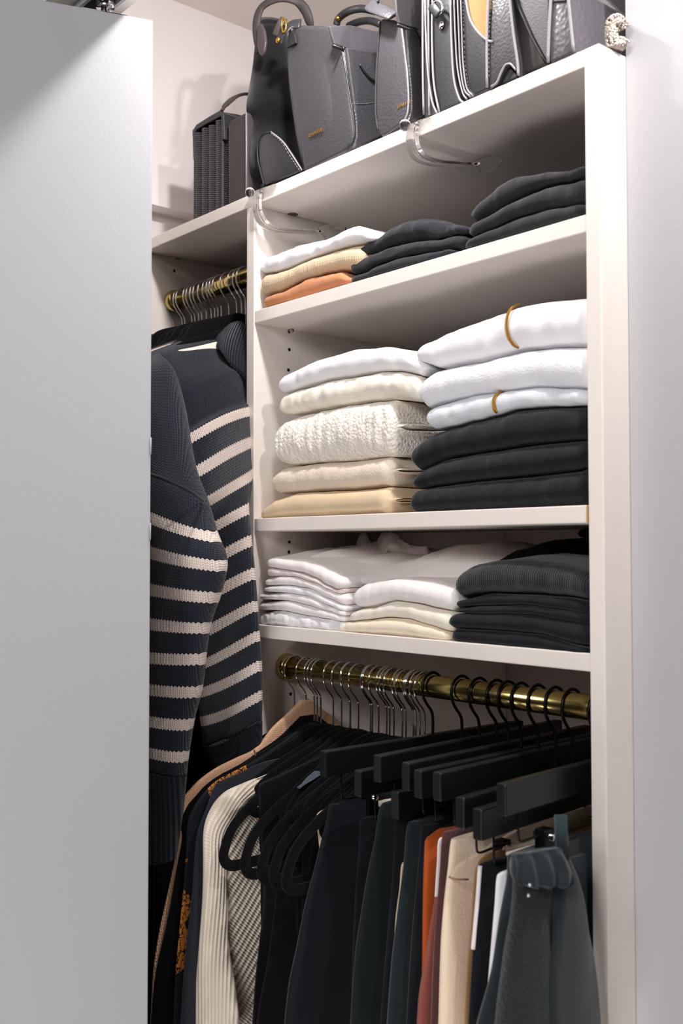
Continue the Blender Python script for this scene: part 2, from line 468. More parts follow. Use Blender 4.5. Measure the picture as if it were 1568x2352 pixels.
# upper shelf, left stack
a0 = [(590, 604), (594, 597), (616, 585), (675, 560), (745, 548), (775, 533), (792, 521), (810, 515), (833, 524), (857, 538)]
a1 = [(592, 628), (599, 625), (628, 620), (657, 612), (716, 587), (763, 570), (798, 560), (830, 552), (855, 549)]
a2 = [(594, 680), (604, 677), (628, 671), (675, 645), (734, 627), (775, 620), (800, 618), (812, 622)]
a3 = [(598, 707), (657, 692), (700, 680), (769, 659), (800, 650), (806, 648)]
folded('folded_shirt', 'white cotton shirt on top of the beige one on the upper shelf', G, a0, a1, F['white'], seed=1, wr=.0024, ws=1.3, cat='shirt')
folded('folded_shirt', 'beige ribbed shirt folded between white and terracotta on the upper shelf', G, [(x, y + 1.5) for x, y in a1[:-1]] + [(826, 556)], a2, F['beigerib'], seed=2, wr=.0012, layers=3, cat='shirt')
folded('folded_shirt', 'terracotta shirt folded at the bottom of the left stack, upper shelf', G, [(599, 686), (604, 680), (646, 668), (680, 646), (698, 634), (734, 629), (775, 622), (798, 636)], a3, F['terra'], seed=3, wr=.0018, layers=2, cat='shirt')
# middle stack
b0 = [(798, 588), (804, 582), (845, 554), (892, 519), (921, 503), (950, 498), (974, 497), (1009, 507), (1045, 515), (1068, 516)]
b1 = [(799, 598), (807, 597), (845, 582), (892, 563), (951, 551), (1003, 547), (1039, 536), (1068, 538)]
b2 = [(798, 630), (810, 631), (840, 622), (857, 609), (904, 592), (951, 583), (1027, 571), (1054, 567)]
b3 = [(797, 652), (857, 635), (951, 607), (1039, 580), (1046, 577)]
folded('folded_trousers', 'charcoal trousers, topmost of the middle stack on the upper shelf', G, b0, b1, F['navyc'], seed=4, wr=.003, ws=1.2, Y0=.012, cat='trousers')
folded('folded_trousers', 'charcoal trousers, second of the middle stack on the upper shelf', G, [(x, y + 1) for x, y in b1], b2, F['navyc'], seed=5, wr=.0022, Y0=.010, cat='trousers')
folded('folded_trousers', 'charcoal trousers, lowest of the middle stack on the upper shelf', G, [(x, y + 1) for x, y in b2[:-1]] + [(1044, 573)], b3, F['navyc'], seed=6, wr=.0016, cat='trousers')
# right stack
c0 = [(1071, 478), (1086, 466), (1115, 441), (1140, 420), (1156, 411), (1185, 400), (1244, 392), (1303, 388), (1344, 372)]
c1 = [(1072, 504), (1083, 506), (1127, 486), (1174, 457), (1244, 425), (1303, 414), (1344, 400)]
c2 = [(1068, 540), (1077, 544), (1127, 521), (1174, 498), (1244, 478), (1303, 469), (1344, 462)]
c3 = [(1059, 573), (1120, 556), (1244, 520), (1344, 491)]
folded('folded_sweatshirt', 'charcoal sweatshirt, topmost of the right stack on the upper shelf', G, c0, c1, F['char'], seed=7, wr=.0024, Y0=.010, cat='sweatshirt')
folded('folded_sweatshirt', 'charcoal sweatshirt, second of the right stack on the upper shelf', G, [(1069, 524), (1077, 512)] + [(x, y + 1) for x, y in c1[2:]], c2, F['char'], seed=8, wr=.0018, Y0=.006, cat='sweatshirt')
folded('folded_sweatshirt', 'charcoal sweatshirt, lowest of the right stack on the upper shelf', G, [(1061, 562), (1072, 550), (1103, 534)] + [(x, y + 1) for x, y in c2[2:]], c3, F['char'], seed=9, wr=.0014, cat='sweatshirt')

G = 'folded clothes on the middle shelf'
d0 = [(632, 880), (636, 870), (651, 858), (721, 822), (801, 799), (865, 794), (935, 802), (967, 826)]
d1 = [(634, 902), (643, 901), (694, 885), (748, 870), (801, 862), (860, 850), (903, 850), (963, 862)]
d2 = [(640, 950), (656, 951), (694, 944), (764, 931), (817, 923), (892, 914), (956, 920)]
d3 = [(636, 1062), (646, 1067), (721, 1061), (801, 1056), (881, 1046), (892, 1044)]
d4 = [(622, 1130), (632, 1134), (721, 1127), (801, 1124), (881, 1116), (887, 1115)]
d5 = [(592, 1193), (667, 1192), (748, 1188), (881, 1181), (886, 1180)]
folded('folded_shirt', 'white shirt, topmost of the left stack on the middle shelf', G, d0, d1, F['white'], seed=11, wr=.0022, cat='shirt')
folded('folded_sweatshirt', 'cream sweatshirt folded above the fleecy jumper on the middle shelf', G, [(632, 925), (636, 915), (651, 902)] + [(x, y + 1) for x, y in d1[2:]], d2, F['cream'], seed=12, wr=.0026, ws=1.4, cat='sweatshirt')
folded('folded_jumper', 'cream curly fleece jumper, thick, middle of the left stack', G, [(622, 990), (626, 975), (646, 963), (683, 950)] + [(x, y + 1) for x, y in d2[3:-1]] + [(897, 916)], d3, F['sherpa'], seed=13, wr=.0024, ws=2.5, layers=2, lamp=.009, nx=110, Y0=.002, cat='jumper')
folded('folded_jumper', 'beige brushed jumper with double fold under the cream fleece', G, [(616, 1106), (624, 1085), (640, 1073)] + [(x, y + 1) for x, y in d3[2:-1]] + [(890, 1044)], d4, F['beigefuzz'], seed=14, wr=.0014, layers=2, lamp=.009, cat='jumper')
folded('folded_trousers', 'smooth beige trousers with rolled end at the bottom of the left stack', G, [(592, 1184), (600, 1168), (624, 1146), (667, 1131)] + [(x, y + 1) for x, y in d4[2:-1]] + [(885, 1117)], d5, F['beige'], seed=15, wr=.0009, layers=3, lamp=.009, Y0=.003, cat='trousers')
e0 = [(947, 806), (951, 799), (972, 783), (1015, 759), (1069, 738), (1139, 714), (1187, 697), (1246, 687), (1300, 681), (1326, 679), (1350, 685)]
e1 = [(948, 824), (956, 828), (999, 844), (1042, 835), (1096, 826), (1139, 815), (1192, 801), (1256, 794), (1352, 791)]
e2 = [(956, 932), (967, 936), (999, 923), (1069, 907), (1139, 898), (1219, 889), (1352, 891)]
e3 = [(972, 975), (989, 986), (1031, 979), (1074, 966), (1133, 952), (1176, 938), (1256, 933), (1353, 929)]
e4 = [(936, 1070), (951, 1080), (978, 1068), (1015, 1051), (1096, 1038), (1203, 1021), (1310, 1011), (1352, 1009)]
e5 = [(940, 1118), (948, 1123), (989, 1116), (1096, 1102), (1203, 1093), (1310, 1080), (1353, 1066)]
e6 = [(934, 1177), (1042, 1174), (1203, 1167), (1353, 1160)]
zt = folded('folded_jacket', 'white satiny top with a gold zip, topmost of the right stack', G, e0, e1, F['white'], seed=16, wr=.0026, cat='jacket', Y0=.004)
folded('folded_sweatshirt', 'thick white fleece sweatshirt between the two zipped white tops', G, [(953, 888), (958, 866), (989, 848)] + [(x, y + 1) for x, y in e1[3:]], e2, F['coolwhite'], seed=17, wr=.0016, cat='sweatshirt', Y0=.002)
zt2 = folded('folded_jacket', 'pale grey top with a small gold zip above the charcoal sweatshirts', G, [(970, 955), (975, 940), (999, 926)] + [(x, y + 1) for x, y in e2[3:]], e3, F['greywhite'], seed=18, wr=.0026, cat='jacket', Y0=.006)
def zipper(o, pts, name='zip'):
    P = spline([atY(x, y, Yv) for x, y, Yv in pts], 8)
    part_ = obj(name, mktube(P, .0013, 8), metal('zip_brass', (150, 110, 50), .4), o); part_['label'] = 'gold toothed zip'
    bm = bmesh.new()
    L = 0
    for a, b in zip(P, P[1:]):
        k = max(1, int((b - a).length / .0020))
        for i in range(k):
            q = a.lerp(b, i / k) + Vector((0, -.0008, 0)); bx = box(bm, (q.x - .0023, q.y - .0006, q.z - .0004), (q.x + .0023, q.y + .0006, q.z + .0004))
    obj('zip_teeth', bm, M['gold'], part_, False)['kind'] = 'stuff'
zipper(zt, [(1191, 699, .018), (1176, 707, .009), (1166, 725, .0035), (1163, 750, .001), (1168, 775, .0015), (1180, 792, .006), (1190, 799, .012)])
zipper(zt2, [(1155, 898, .016), (1141, 906, .008), (1134, 920, .0045), (1135, 938, .005), (1140, 948, .01)])
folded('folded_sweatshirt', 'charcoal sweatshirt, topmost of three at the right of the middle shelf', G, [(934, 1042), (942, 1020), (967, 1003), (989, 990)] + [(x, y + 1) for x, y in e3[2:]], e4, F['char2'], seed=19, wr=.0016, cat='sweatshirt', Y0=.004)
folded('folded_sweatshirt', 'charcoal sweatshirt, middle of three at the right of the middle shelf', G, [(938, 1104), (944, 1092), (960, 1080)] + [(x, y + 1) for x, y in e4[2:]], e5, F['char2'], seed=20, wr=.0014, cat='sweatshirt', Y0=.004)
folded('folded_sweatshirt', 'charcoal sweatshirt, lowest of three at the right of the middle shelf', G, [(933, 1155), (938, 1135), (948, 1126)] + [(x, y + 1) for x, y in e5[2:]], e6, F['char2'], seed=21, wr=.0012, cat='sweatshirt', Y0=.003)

G = 'folded clothes on the lowest shelf'
g0 = [(604, 1291), (608, 1285), (624, 1281), (656, 1285), (688, 1288), (719, 1297), (751, 1312), (775, 1326), (790, 1330)]
g1 = [(604, 1300), (611, 1303), (640, 1308), (688, 1316), (719, 1328), (751, 1348), (770, 1356), (784, 1350)]
g2 = [(606, 1324), (640, 1323), (672, 1324), (719, 1338), (751, 1352), (777, 1364), (786, 1362)]
g3 = [(602, 1344), (656, 1344), (703, 1351), (751, 1375), (786, 1391), (790, 1391)]
g4 = [(602, 1358), (656, 1362), (703, 1369), (751, 1391), (783, 1404), (788, 1405)]
g5 = [(590, 1376), (656, 1379), (703, 1391), (751, 1404), (780, 1414), (787, 1416)]
g6 = [(590, 1401), (640, 1402), (703, 1415), (751, 1422), (783, 1428), (786, 1428)]
g7 = [(596, 1436), (624, 1438), (688, 1445), (735, 1449), (767, 1451), (775, 1451)]
lab = ['white tee, topmost of the left pile of tees on the lowest shelf', 'pinkish white tee, thin, second from the top of the left pile of tees', 'white tee, third from the top of the left pile of tees',
       'white tee, fourth from the top of the left pile of tees', 'white tee, third from the bottom of the left pile of tees', 'white tee, second from the bottom of the left pile of tees', 'crumpled white tee at the bottom of the left pile of tees']
gs = [g0, g1, g2, g3, g4, g5, g6, g7]
lefts = [None, (606, 1318), (600, 1333), (599, 1350), (589, 1366), (589, 1386), (591, 1410)]
for i in range(7):
    tp = gs[i] if i == 0 else [lefts[i]] + [(x, y + 1) for x, y in gs[i][1:]]
    folded('folded_tee', lab[i], G, tp, gs[i + 1], [F['white2'], F['pinkwhite'], F['white2'], F['white'], F['white2'], F['white2'], F['white']][i], seed=30 + i, wr=.0012 if i < 6 else .0028, ws=1.2 if i < 6 else 2, cat='tee', end=.006, back_rise=.014 if i == 0 else .004, Y0=.004)
m0 = [(801, 1368), (806, 1353), (831, 1340), (857, 1334), (911, 1330), (975, 1335), (1032, 1352), (1040, 1366)]
m1 = [(812, 1396), (825, 1398), (853, 1395), (895, 1380), (943, 1386), (990, 1398), (1038, 1407)]
m2 = [(793, 1428), (831, 1424), (879, 1418), (927, 1421), (975, 1436), (1029, 1453)]
m3 = [(768, 1451), (831, 1457), (879, 1461), (959, 1468), (1022, 1474), (1028, 1474)]
folded('folded_sweatshirt', 'thick white sweatshirt, topmost of the middle pile, lowest shelf', G, m0, m1, F['white2'], seed=41, wr=.0016, cat='sweatshirt', back_rise=.006, Y0=.004)
folded('folded_shirt', 'off-white shirt in the middle of the middle pile, lowest shelf', G, [(793, 1420), (802, 1408)] + [(x, y + 1) for x, y in m1[1:]], m2, F['cream'], seed=42, wr=.0013, cat='shirt', Y0=.004)
folded('folded_shirt', 'ivory shirt at the bottom of the middle pile, lowest shelf', G, [(769, 1447), (783, 1438)] + [(x, y + 1) for x, y in m2[:]], m3, F['ivory'], seed=43, wr=.0011, cat='shirt', Y0=.003)
r0 = [(1036, 1334), (1042, 1319), (1074, 1299), (1122, 1290), (1176, 1287), (1256, 1296), (1320, 1311), (1355, 1322)]
r1 = [(1040, 1372), (1122, 1363), (1203, 1366), (1300, 1372), (1354, 1382)]
r2 = [(1039, 1393), (1096, 1392), (1203, 1390), (1290, 1402), (1354, 1416)]
r3 = [(1040, 1406), (1096, 1411), (1203, 1411), (1310, 1428), (1354, 1436)]
r4 = [(1026, 1440), (1037, 1443), (1122, 1447), (1230, 1457), (1310, 1480), (1355, 1489)]
r5 = [(1032, 1474), (1122, 1483), (1203, 1491), (1256, 1497), (1356, 1506)]
folded('folded_jumper', 'black ribbed jumper, topmost of the black pile on the lowest shelf', G, r0, r1, F['blkrib'], seed=51, wr=.0016, cat='jumper', back_rise=.008, Y0=.004)
folded('folded_tee', 'thin black tee directly under the black ribbed jumper', G, [(1038, 1382)] + [(x, y + 1) for x, y in r1[1:]], r2, F['blk'], seed=52, wr=.001, cat='tee', end=.006, Y0=.006)
folded('folded_tee', 'black tee in the middle of the black pile, lowest shelf', G, [(1039, 1400)] + [(x, y + 1) for x, y in r2[1:]], r3, F['blk'], seed=53, wr=.001, cat='tee', end=.006, Y0=.005)
folded('folded_sweatshirt', 'black sweatshirt, second from the bottom of the black pile, lowest shelf', G, [(1020, 1424), (1029, 1413), (1045, 1409)] + [(x, y + 1) for x, y in r3[1:]], r4, F['blk'], seed=54, wr=.0014, cat='sweatshirt', Y0=.002)
folded('folded_sweatshirt', 'black sweatshirt at the bottom of the black pile, lowest shelf', G, [(1028, 1459), (1034, 1449)] + [(x, y + 1) for x, y in r4[1:]], r5, F['blk'], seed=55, wr=.0014, cat='sweatshirt', Y0=.002)

# crumpled pieces lying behind on the lowest shelf
def sheet(name, label, group, cat, grid, mat, wr=.004, thick=.006, seed=0, sub=8, fr=(30, 30, 30), parent=None, uvscale=1):
    """grid of 3D rows -> smooth thick cloth"""
    rows = [spline(r, sub) for r in grid]; cols = list(zip(*rows)); cols = [spline(c, sub) for c in cols]
    bm = bmesh.new(); uvl = bm.loops.layers.uv.new('UVMap'); V = []
    for c in cols:
        V.append([bm.verts.new(p + Vector((0, 0, fbm(p, fr, seed) * wr))) for p in c])
    for i in range(len(V) - 1):
        for j in range(len(V[0]) - 1):
            f = bm.faces.new((V[i][j], V[i + 1][j], V[i + 1][j + 1], V[i][j + 1]))
            for l, (a, b) in zip(f.loops, ((i, j), (i + 1, j), (i + 1, j + 1), (i, j + 1))): l[uvl].uv = (a * .004, b * .004)
    o = obj(name, bm, mat, parent)
    m = o.modifiers.new('thick', 'SOLIDIFY'); m.thickness = thick; m.offset = 0
    if label: tag(o, label, cat, group)
    return o
zt0 = atY(700, 1290, .03).z
sheet('crumpled_shirt', 'grey-white shirt lying unfolded behind the white piles, lowest shelf', G, 'shirt',
      [[(-.585, .035, zt0 - .004), (-.53, .035, zt0), (-.47, .035, zt0 - .012), (-.40, .035, zt0 - .028), (-.30, .05, zt0 - .026), (-.22, .06, zt0 - .030)],
       [(-.60, .10, zt0 + .006), (-.54, .10, zt0 + .014), (-.47, .10, zt0 + .006), (-.40, .10, zt0 - .004), (-.30, .10, zt0 + .006), (-.20, .11, zt0 - .014)],
       [(-.60, .18, zt0 + .006), (-.54, .18, zt0 + .020), (-.47, .18, zt0 + .014), (-.40, .18, zt0 + .010), (-.30, .18, zt0 + .022), (-.20, .18, zt0)],
       [(-.60, .28, zt0 - .01), (-.54, .28, zt0 + .006), (-.47, .28, zt0 + .012), (-.40, .28, zt0 + .012), (-.30, .28, zt0 + .012), (-.20, .28, zt0)]],
      F['white2'], .007, .008, 3, 7, (26, 14, 20))
sheet('crumpled_camisole', 'small crumpled grey-white top bunched up under the middle shelf', G, 'top',
      [[atY(815, 1262, .15), atY(835, 1238, .16), atY(860, 1250, .15), atY(890, 1228, .16), atY(930, 1250, .15), atY(980, 1262, .15)],
       [atY(820, 1276, .14), atY(840, 1262, .13), atY(870, 1272, .13), atY(900, 1262, .13), atY(940, 1270, .14), atY(985, 1276, .15)],
       [atY(825, 1290, .15), atY(850, 1286, .14), atY(880, 1290, .14), atY(905, 1286, .14), atY(940, 1290, .15), atY(980, 1290, .16)]],
      F['white2'], .010, .006, 8, 7, (60, 60, 60))
folded('folded_trousers', 'black trousers lying behind the black pile on the lowest shelf', G,
       [(1125, 1296), (1180, 1262), (1250, 1240), (1310, 1236), (1360, 1236), (1440, 1232)], [(1125, 1306), (1200, 1306), (1300, 1306), (1440, 1310)], F['blk2'], Y0=.10, depth=.2, seed=60, wr=.002, cat='trousers')
folded('folded_scarf', 'small black folded scarf on the black trousers under the middle shelf', G,
       [(1316, 1216), (1340, 1212), (1400, 1212)], [(1316, 1236), (1340, 1236), (1400, 1236)], F['blk2'], Y0=.09, depth=.1, seed=61, wr=.001, cat='scarf')

# ------------------------------------------------------------------ lofted cloth tubes (sleeves, bodies)
def ploft(name, rows, mat, parent=None, nu=40, sub=6, expo=2.3, wr=.0, fr=(20, 20, 6), seed=0, label=None, cap=True, foldf=None):
    """rows: (v, (px,py,Y) left, (px,py,Y) right, half thickness, bow)"""
    R = []
    for r in rows:
        R.append((r[0], atY(*r[1]), atY(*r[2]), r[3], r[4] if len(r) > 4 else 0.))
    L = spline([r[1] for r in R], sub); Q = spline([r[2] for r in R], sub)
    A = spline([(r[0], r[3], r[4]) for r in R], sub)
    bm = bmesh.new(); uvl = bm.loops.layers.uv.new('UVMap'); uvm = {}; rings = []
    for l, q, a in zip(L, Q, A):
        c = (l + q) / 2; d = (q - l); hw = d.length / 2; d.normalize()
        nrm = Vector((d.y, -d.x, 0)).normalized()
        if nrm.dot(CAM - c) < 0: nrm = -nrm
        ring = []
        for j in range(nu):
            t = 2 * PI * j / nu
            cs, sn = math.cos(t), math.sin(t)
            ss = math.copysign(abs(cs) ** (2 / expo), cs); tt = math.copysign(abs(sn) ** (2 / expo), sn)
            p = c + d * hw * ss + nrm * a[1] * tt + Vector((0, 0, a[2] * (1 - ss * ss)))
            if wr: p += nrm * fbm(p, fr, seed) * wr
            if foldf: p += nrm * foldf(ss, a[0])
            v = bm.verts.new(p); ring.append(v); uvm[v] = (hw * ss + .5, a[0])
        rings.append(ring)
    for X0, X1 in zip(rings, rings[1:]):
        for j in range(nu):
            f = bm.faces.new((X0[j], X0[(j + 1) % nu], X1[(j + 1) % nu], X1[j]))
            for lo in f.loops: lo[uvl].uv = uvm[lo.vert]
    if cap:
        bm.faces.new(rings[0]); bm.faces.new(rings[-1][::-1])
    if parent is not None: bmesh.ops.translate(bm, verts=bm.verts, vec=-wloc(parent))
    o = obj(name, bm, mat, parent)
    if label: o['label'] = label
    return o
NAVY = (29, 35, 47); CREAMS = (232, 216, 206)
K1 = knit('navy_cream_striped_knit', NAVY, CREAMS, vmax=9.5)
K1s = knit('navy_cream_striped_knit_sleeve', NAVY, CREAMS, vmax=7.6)
K2 = rib('navy_rib_knit', NAVY, .0062, .0022, .55)
sw = thing('striped_sweater', 'chunky navy sweater with cream stripes hanging at the front of the left bay', 'sweater', (-.68, .06, -.16))
body = [(-5.0, (332, 812, -.13), (504, 758, .05), .010, .004), (-4.7, (330, 835, -.135), (500, 772, .02), .014, .003), (-4.0, (332, 880, -.135), (516, 812, .012), .020, .004), (-3.3, (333, 920, -.135), (545, 838, .015), .024, .005),
        (-2.6, (335, 960, -.135), (577, 850, .03), .026, .006), (-1.3, (345, 1035, -.13), (577, 897, .03), .026, .009), (-.5, (375, 1030, -.12), (577, 922, .025), .026, .010),
        (0, (402, 1012, -.115), (577, 937, .022), .026, .011), (1, (412, 1088, -.12), (577, 1002, .02), .026, .009), (2, (418, 1166, -.12), (576, 1074, .012), .026, .004),
        (3, (420, 1246, -.10), (572, 1157, -.020), .022, .002), (4, (425, 1320, -.09), (577, 1231, -.024), .020, .001), (5, (432, 1388, -.08), (584, 1307, -.026), .019, 0),
        (6, (440, 1464, -.075), (590, 1381, -.026), .018, 0), (7, (447, 1528, -.07), (595, 1450, -.026), .017, -.003), (8, (455, 1584, -.065), (600, 1518, -.026), .016, -.005),
        (9, (462, 1647, -.06), (601, 1588, -.025), .015, -.006), (10, (470, 1712, -.055), (600, 1655, -.024), .014, -.006)]
ploft('body', body, K1, sw, 56, 8, 2.6, .003, (14, 14, 5), 2)
ploft('hem', [(.0, (470, 1712, -.055), (600, 1655, -.024), .0135, -.006), (.05, (492, 1755, -.05), (600, 1705, -.02), .011, -.005), (.09, (512, 1800, -.045), (598, 1760, -.018), .010, -.005)], K2, sw, 56, 6, 2.6)
slv = [(-4.9, (330, 838, -.14), (366, 812, -.125), .008), (-4.4, (322, 862, -.16), (398, 848, -.13), .022), (-3.4, (320, 930, -.17), (420, 935, -.135), .032), (-2.4, (320, 1000, -.18), (433, 1010, -.14), .035),
       (-1.4, (322, 1056, -.185), (447, 1085, -.145), .036), (-.75, (324, 1092, -.185), (468, 1150, -.15), .036), (0, (326, 1156, -.19), (490, 1223, -.15), .036), (1, (326, 1242, -.19), (512, 1290, -.15), .036),
       (2, (328, 1332, -.19), (501, 1362, -.15), .034), (3, (329, 1413, -.19), (479, 1432, -.15), .032), (4, (330, 1494, -.19), (469, 1502, -.15), .030), (5, (331, 1565, -.19), (461, 1577, -.15), .029),
       (6, (332, 1637, -.19), (445, 1651, -.15), .027), (7, (334, 1708, -.19), (433, 1725, -.155), .025), (7.75, (336, 1760, -.19), (428, 1778, -.155), .023)]
ploft('sleeve', slv, K1s, sw, 48, 8, 2.2, .0025, (14, 14, 6), 5)
ploft('cuff', [(0, (336, 1760, -.19), (428, 1778, -.155), .0225), (.06, (338, 1860, -.19), (420, 1870, -.155), .019), (.13, (342, 1984, -.188), (405, 1970, -.158), .016)], K2, sw, 48, 8, 2.2)
# armhole seam ridge and collar
part('armhole_seam', mktube(spline([atY(330, 1085, -.226), atY(370, 1098, -.224), atY(410, 1116, -.215), atY(445, 1134, -.192), atY(468, 1150, -.155)], 8), .0022, 8), K2, sw)
bm = bmesh.new(); ca = spline([atY(492, 770, .018), atY(506, 805, -.012), atY(530, 840, -.010), atY(566, 872, .004), atY(590, 884, .02)], 10)
cb = spline([atY(506, 757, .05), atY(530, 747, .035), atY(556, 742, .025), atY(576, 770, .025), atY(590, 820, .030)], 10)
uvl = bm.loops.layers.uv.new('UVMap'); V = []
tot = 0; ul = [0]
for a, b in zip(ca, ca[1:]): tot += (b - a).length; ul.append(tot)
for i, (p, q) in enumerate(zip(ca, cb)):
    row = []
    for j in range(9):
        t = j / 8; o_ = Vector((.35, -.9, .1)) * (.007 * math.sin(PI * t)); row.append((bm.verts.new(p.lerp(q, t) + o_), (ul[i], t * .05)))
    V.append(row)
for i in range(len(V) - 1):
    for j in range(8):
        f = bm.faces.new([V[i][j][0], V[i + 1][j][0], V[i + 1][j + 1][0], V[i][j + 1][0]])
        for l, uv in zip(f.loops, (V[i][j][1], V[i + 1][j][1], V[i + 1][j + 1][1], V[i][j + 1][1])): l[uvl].uv = uv
co_ = part('collar', bm, K2, sw); md = co_.modifiers.new('t', 'SOLIDIFY'); md.thickness = .007; md.offset = 0

# ------------------------------------------------------------------ hanging clothes on a plane across the rod
def hang(name, label, group, X, outline, mat, cat, Th=.010, Yc=.06, amp=.004, fq=55, seed=0, yz=None, far=.31, nz=60, nu=44, notch=None, parent=None, tiltx=0.0):
    P = [(Yc - .012 if i < 0 else p) for i, p in enumerate([])]
    if yz is None:
        yz = [(atX(x, y, X).y, atX(x, y, X).z) for x, y in outline]
    pts = spline([(y, z, 0) for y, z in yz], max(3, nz // len(yz)))
    bm = bmesh.new(); uvl = bm.loops.layers.uv.new('UVMap'); uvm = {}; rings = []; arc = 0; last = None
    z0 = pts[0].y
    for p in pts:
        y, z = p.x, p.y
        if last is not None: arc += (p - last).length
        last = p.copy()
        yn = min(y, Yc - .008); yf = min(2 * Yc - yn, far); c = (yn + yf) / 2; hw = (yf - yn) / 2
        dn_ = min(1, max(0, (z0 - z) / .15)); ring = []
        for j in range(nu):
            t = 2 * PI * j / nu; cs, sn = math.cos(t), math.sin(t)
            ss = math.copysign(abs(cs) ** .8, cs); tt = math.copysign(abs(sn) ** .55, sn)
            yy = c - hw * ss
            fo = amp * dn_ * (math.sin(fq * yy + seed * 1.7 + 1.2 * math.sin(z * 7 + seed)) + .5 * math.sin(fq * 1.9 * yy + seed * 3.1))
            th = Th * (.55 + .45 * dn_)
            q = Vector((X + tt * th + fo * (1 if sn > 0 else .6) + tiltx * (z0 - z), yy, z + .0))
            q.x += fbm(q, (10, 25, 8), seed) * amp * .5 * dn_
            v = bm.verts.new(q); ring.append(v); uvm[v] = (yy, -arc)
        rings.append(ring)
    for A, Bq in zip(rings, rings[1:]):
        for j in range(nu):
            f = bm.faces.new((A[j], A[(j + 1) % nu], Bq[(j + 1) % nu], Bq[j]))
            for lo in f.loops: lo[uvl].uv = uvm[lo.vert]
    bm.faces.new(rings[0]); bm.faces.new(rings[-1][::-1])
    if parent is not None: return part(name, bm, mat, parent)
    o = obj(name, bm, mat)
    if label: tag(o, label, cat, group)
    return o

# hangers ------------------------------------------------------------
def hook_pts(X, z, bot, s=1.0):
    r = .0172
    pts = [(.012, -.0125), (.0172, -.004), (.0155, .008), (.009, .0152), (0, .0178), (-.009, .0152), (-.0160, .008), (-.0182, -.002), (-.0165, -.012), (-.010, -.022), (-.003, -.030), (0, -.040), (0, bot - z)]
    return spline([(X, .06 + a * s, z + b) for a, b in pts], 5)
HY = [(.06, 0), (.035, -.004), (.0, -.022), (-.05, -.044), (-.10, -.068), (-.135, -.094), (-.149, -.120), (-.150, -.134), (-.140, -.143), (-.120, -.1445), (-.06, -.1445), (.06, -.1445)]
def hanger_body(bm, X, zn, Yc=.06, w=.0072, t=.0028, sy=1, sz=1):
    near = [(X, Yc + (y - .06) * sy, zn + z * sz) for y, z in HY]; far = [(X, Yc - (y - .06) * sy, zn + z * sz) for y, z in HY[::-1]]
    P = spline(near + far[1:-1], 4, closed=True)
    tube(bm, P, 0, 10, closed=True, flat=((1, 0, 0), t, w))
ZN = -.786
def velvet(X, zr, label, group, drop=.0, sy=1, sz=1):
    h = thing('velvet_hanger', label, 'hanger', (X, .06, zr), group)
    part('hook', mktube(hook_pts(X, zr, zr - .079 - drop), .0013, 8), M['chrome'], h, label='chrome hook')
    bm = bmesh.new(); hanger_body(bm, X, zr - .081 - drop, sy=sy, sz=sz); part('body', bm, M['velvet'], h)
    return h
lowX = [-.5945, -.567, -.548, -.541, -.533, -.505, -.487, -.468, -.451, -.426, -.410, -.394, -.380, -.364, -.357, -.343, -.331, -.322]
ORD = ['first','second','third','fourth','fifth','sixth','seventh','eighth','ninth','tenth','eleventh','twelfth','thirteenth','fourteenth','fifteenth','sixteenth','seventeenth','eighteenth']
GH = 'velvet hangers with chrome hooks on the lower rod'
h0 = velvet(lowX[0], ZRL, 'black velvet hanger, its chrome hook first from the left on the lower brass rod', GH, sy=.72, sz=.62)
for i, x in enumerate(lowX[1:]):
    c = copy_tree(h0, None, (x - lowX[0], 0, random.uniform(-.001, .0))); c.rotation_euler.z = random.uniform(-.03, .03); c['label'] = 'black velvet hanger, its chrome hook %s from the left on the lower brass rod' % ORD[i + 1]
upx = [401, 419, 425, 441, 448, 457, 464, 475, 486, 494, 501, 509, 526, 544, 555, 564]
GU = 'hangers with chrome hooks on the left rod'
hu = velvet(atY(401, 740, .06).x, ZRU, 'black velvet hanger, its chrome hook first from the left on the upper brass rod', GU, sy=.72, sz=.62)
for i, p in enumerate(upx[1:]):
    c = copy_tree(hu, None, (atY(p, 720, .06).x - hu.location.x, 0, 0)); c.rotation_euler.z = random.uniform(-.05, .05); c['label'] = 'black velvet hanger, its chrome hook %s from the left on the upper brass rod' % ORD[i + 1]

# clothes on the left rod, behind the sweater
GL = 'dark clothes on the left rod'
def shoulder(X, z0, zb=-1.25, drop=0, tip=-.15, seed=0, slope=.07):
    return [(.045, z0), (.02, z0 - .008), (-.03, z0 - .3 * slope - .004), (tip + .06, z0 - slope * .7), (tip + .015, z0 - slope * 1.05 - .008), (tip, z0 - slope - .05), (tip - .002, z0 - .22), (tip + .01, z0 - .5), (tip + .012, zb)]
hang('felt_coat', 'grey felt coat whose rounded shoulder shows left of the sweater collar', GL, -.868, None, fabric('grey_felt', (66, 66, 70), 1, 500, .001, .3, .15), 'coat', Th=.013, yz=[(.05, -.178), (.03, -.182), (-.01, -.192), (-.05, -.215), (-.09, -.25), (-.115, -.29), (-.12, -.5), (-.12, -1.2)], seed=3)
g = hang('dark_blouse', 'black top on the left rod, first from the left, mostly hidden by the striped sweater', GL, -.905, None, F['blk2'], 'top', Th=.011, yz=shoulder(0, -.152, tip=-.11), seed=4)
for i, x in enumerate((-.888, -.840, -.818, -.795, -.774, -.752, -.73)):
    c = g.copy(); C.objects.link(c); c['label'] = 'black top on the left rod, %s from the left, mostly hidden by the striped sweater' % ORD[i + 1]; c.location = (x + .905, 0, random.uniform(-.006, .002))
hang('cream_blouse', 'cream top behind the striped sweater, a pale sliver at its shoulder', GL, -.705, None, F['cream'], 'top', Th=.006, yz=[(.05, -.197), (.02, -.202), (-.04, -.221), (-.10, -.241), (-.128, -.27), (-.122, -.5), (-.10, -.62)], seed=9, amp=.001)

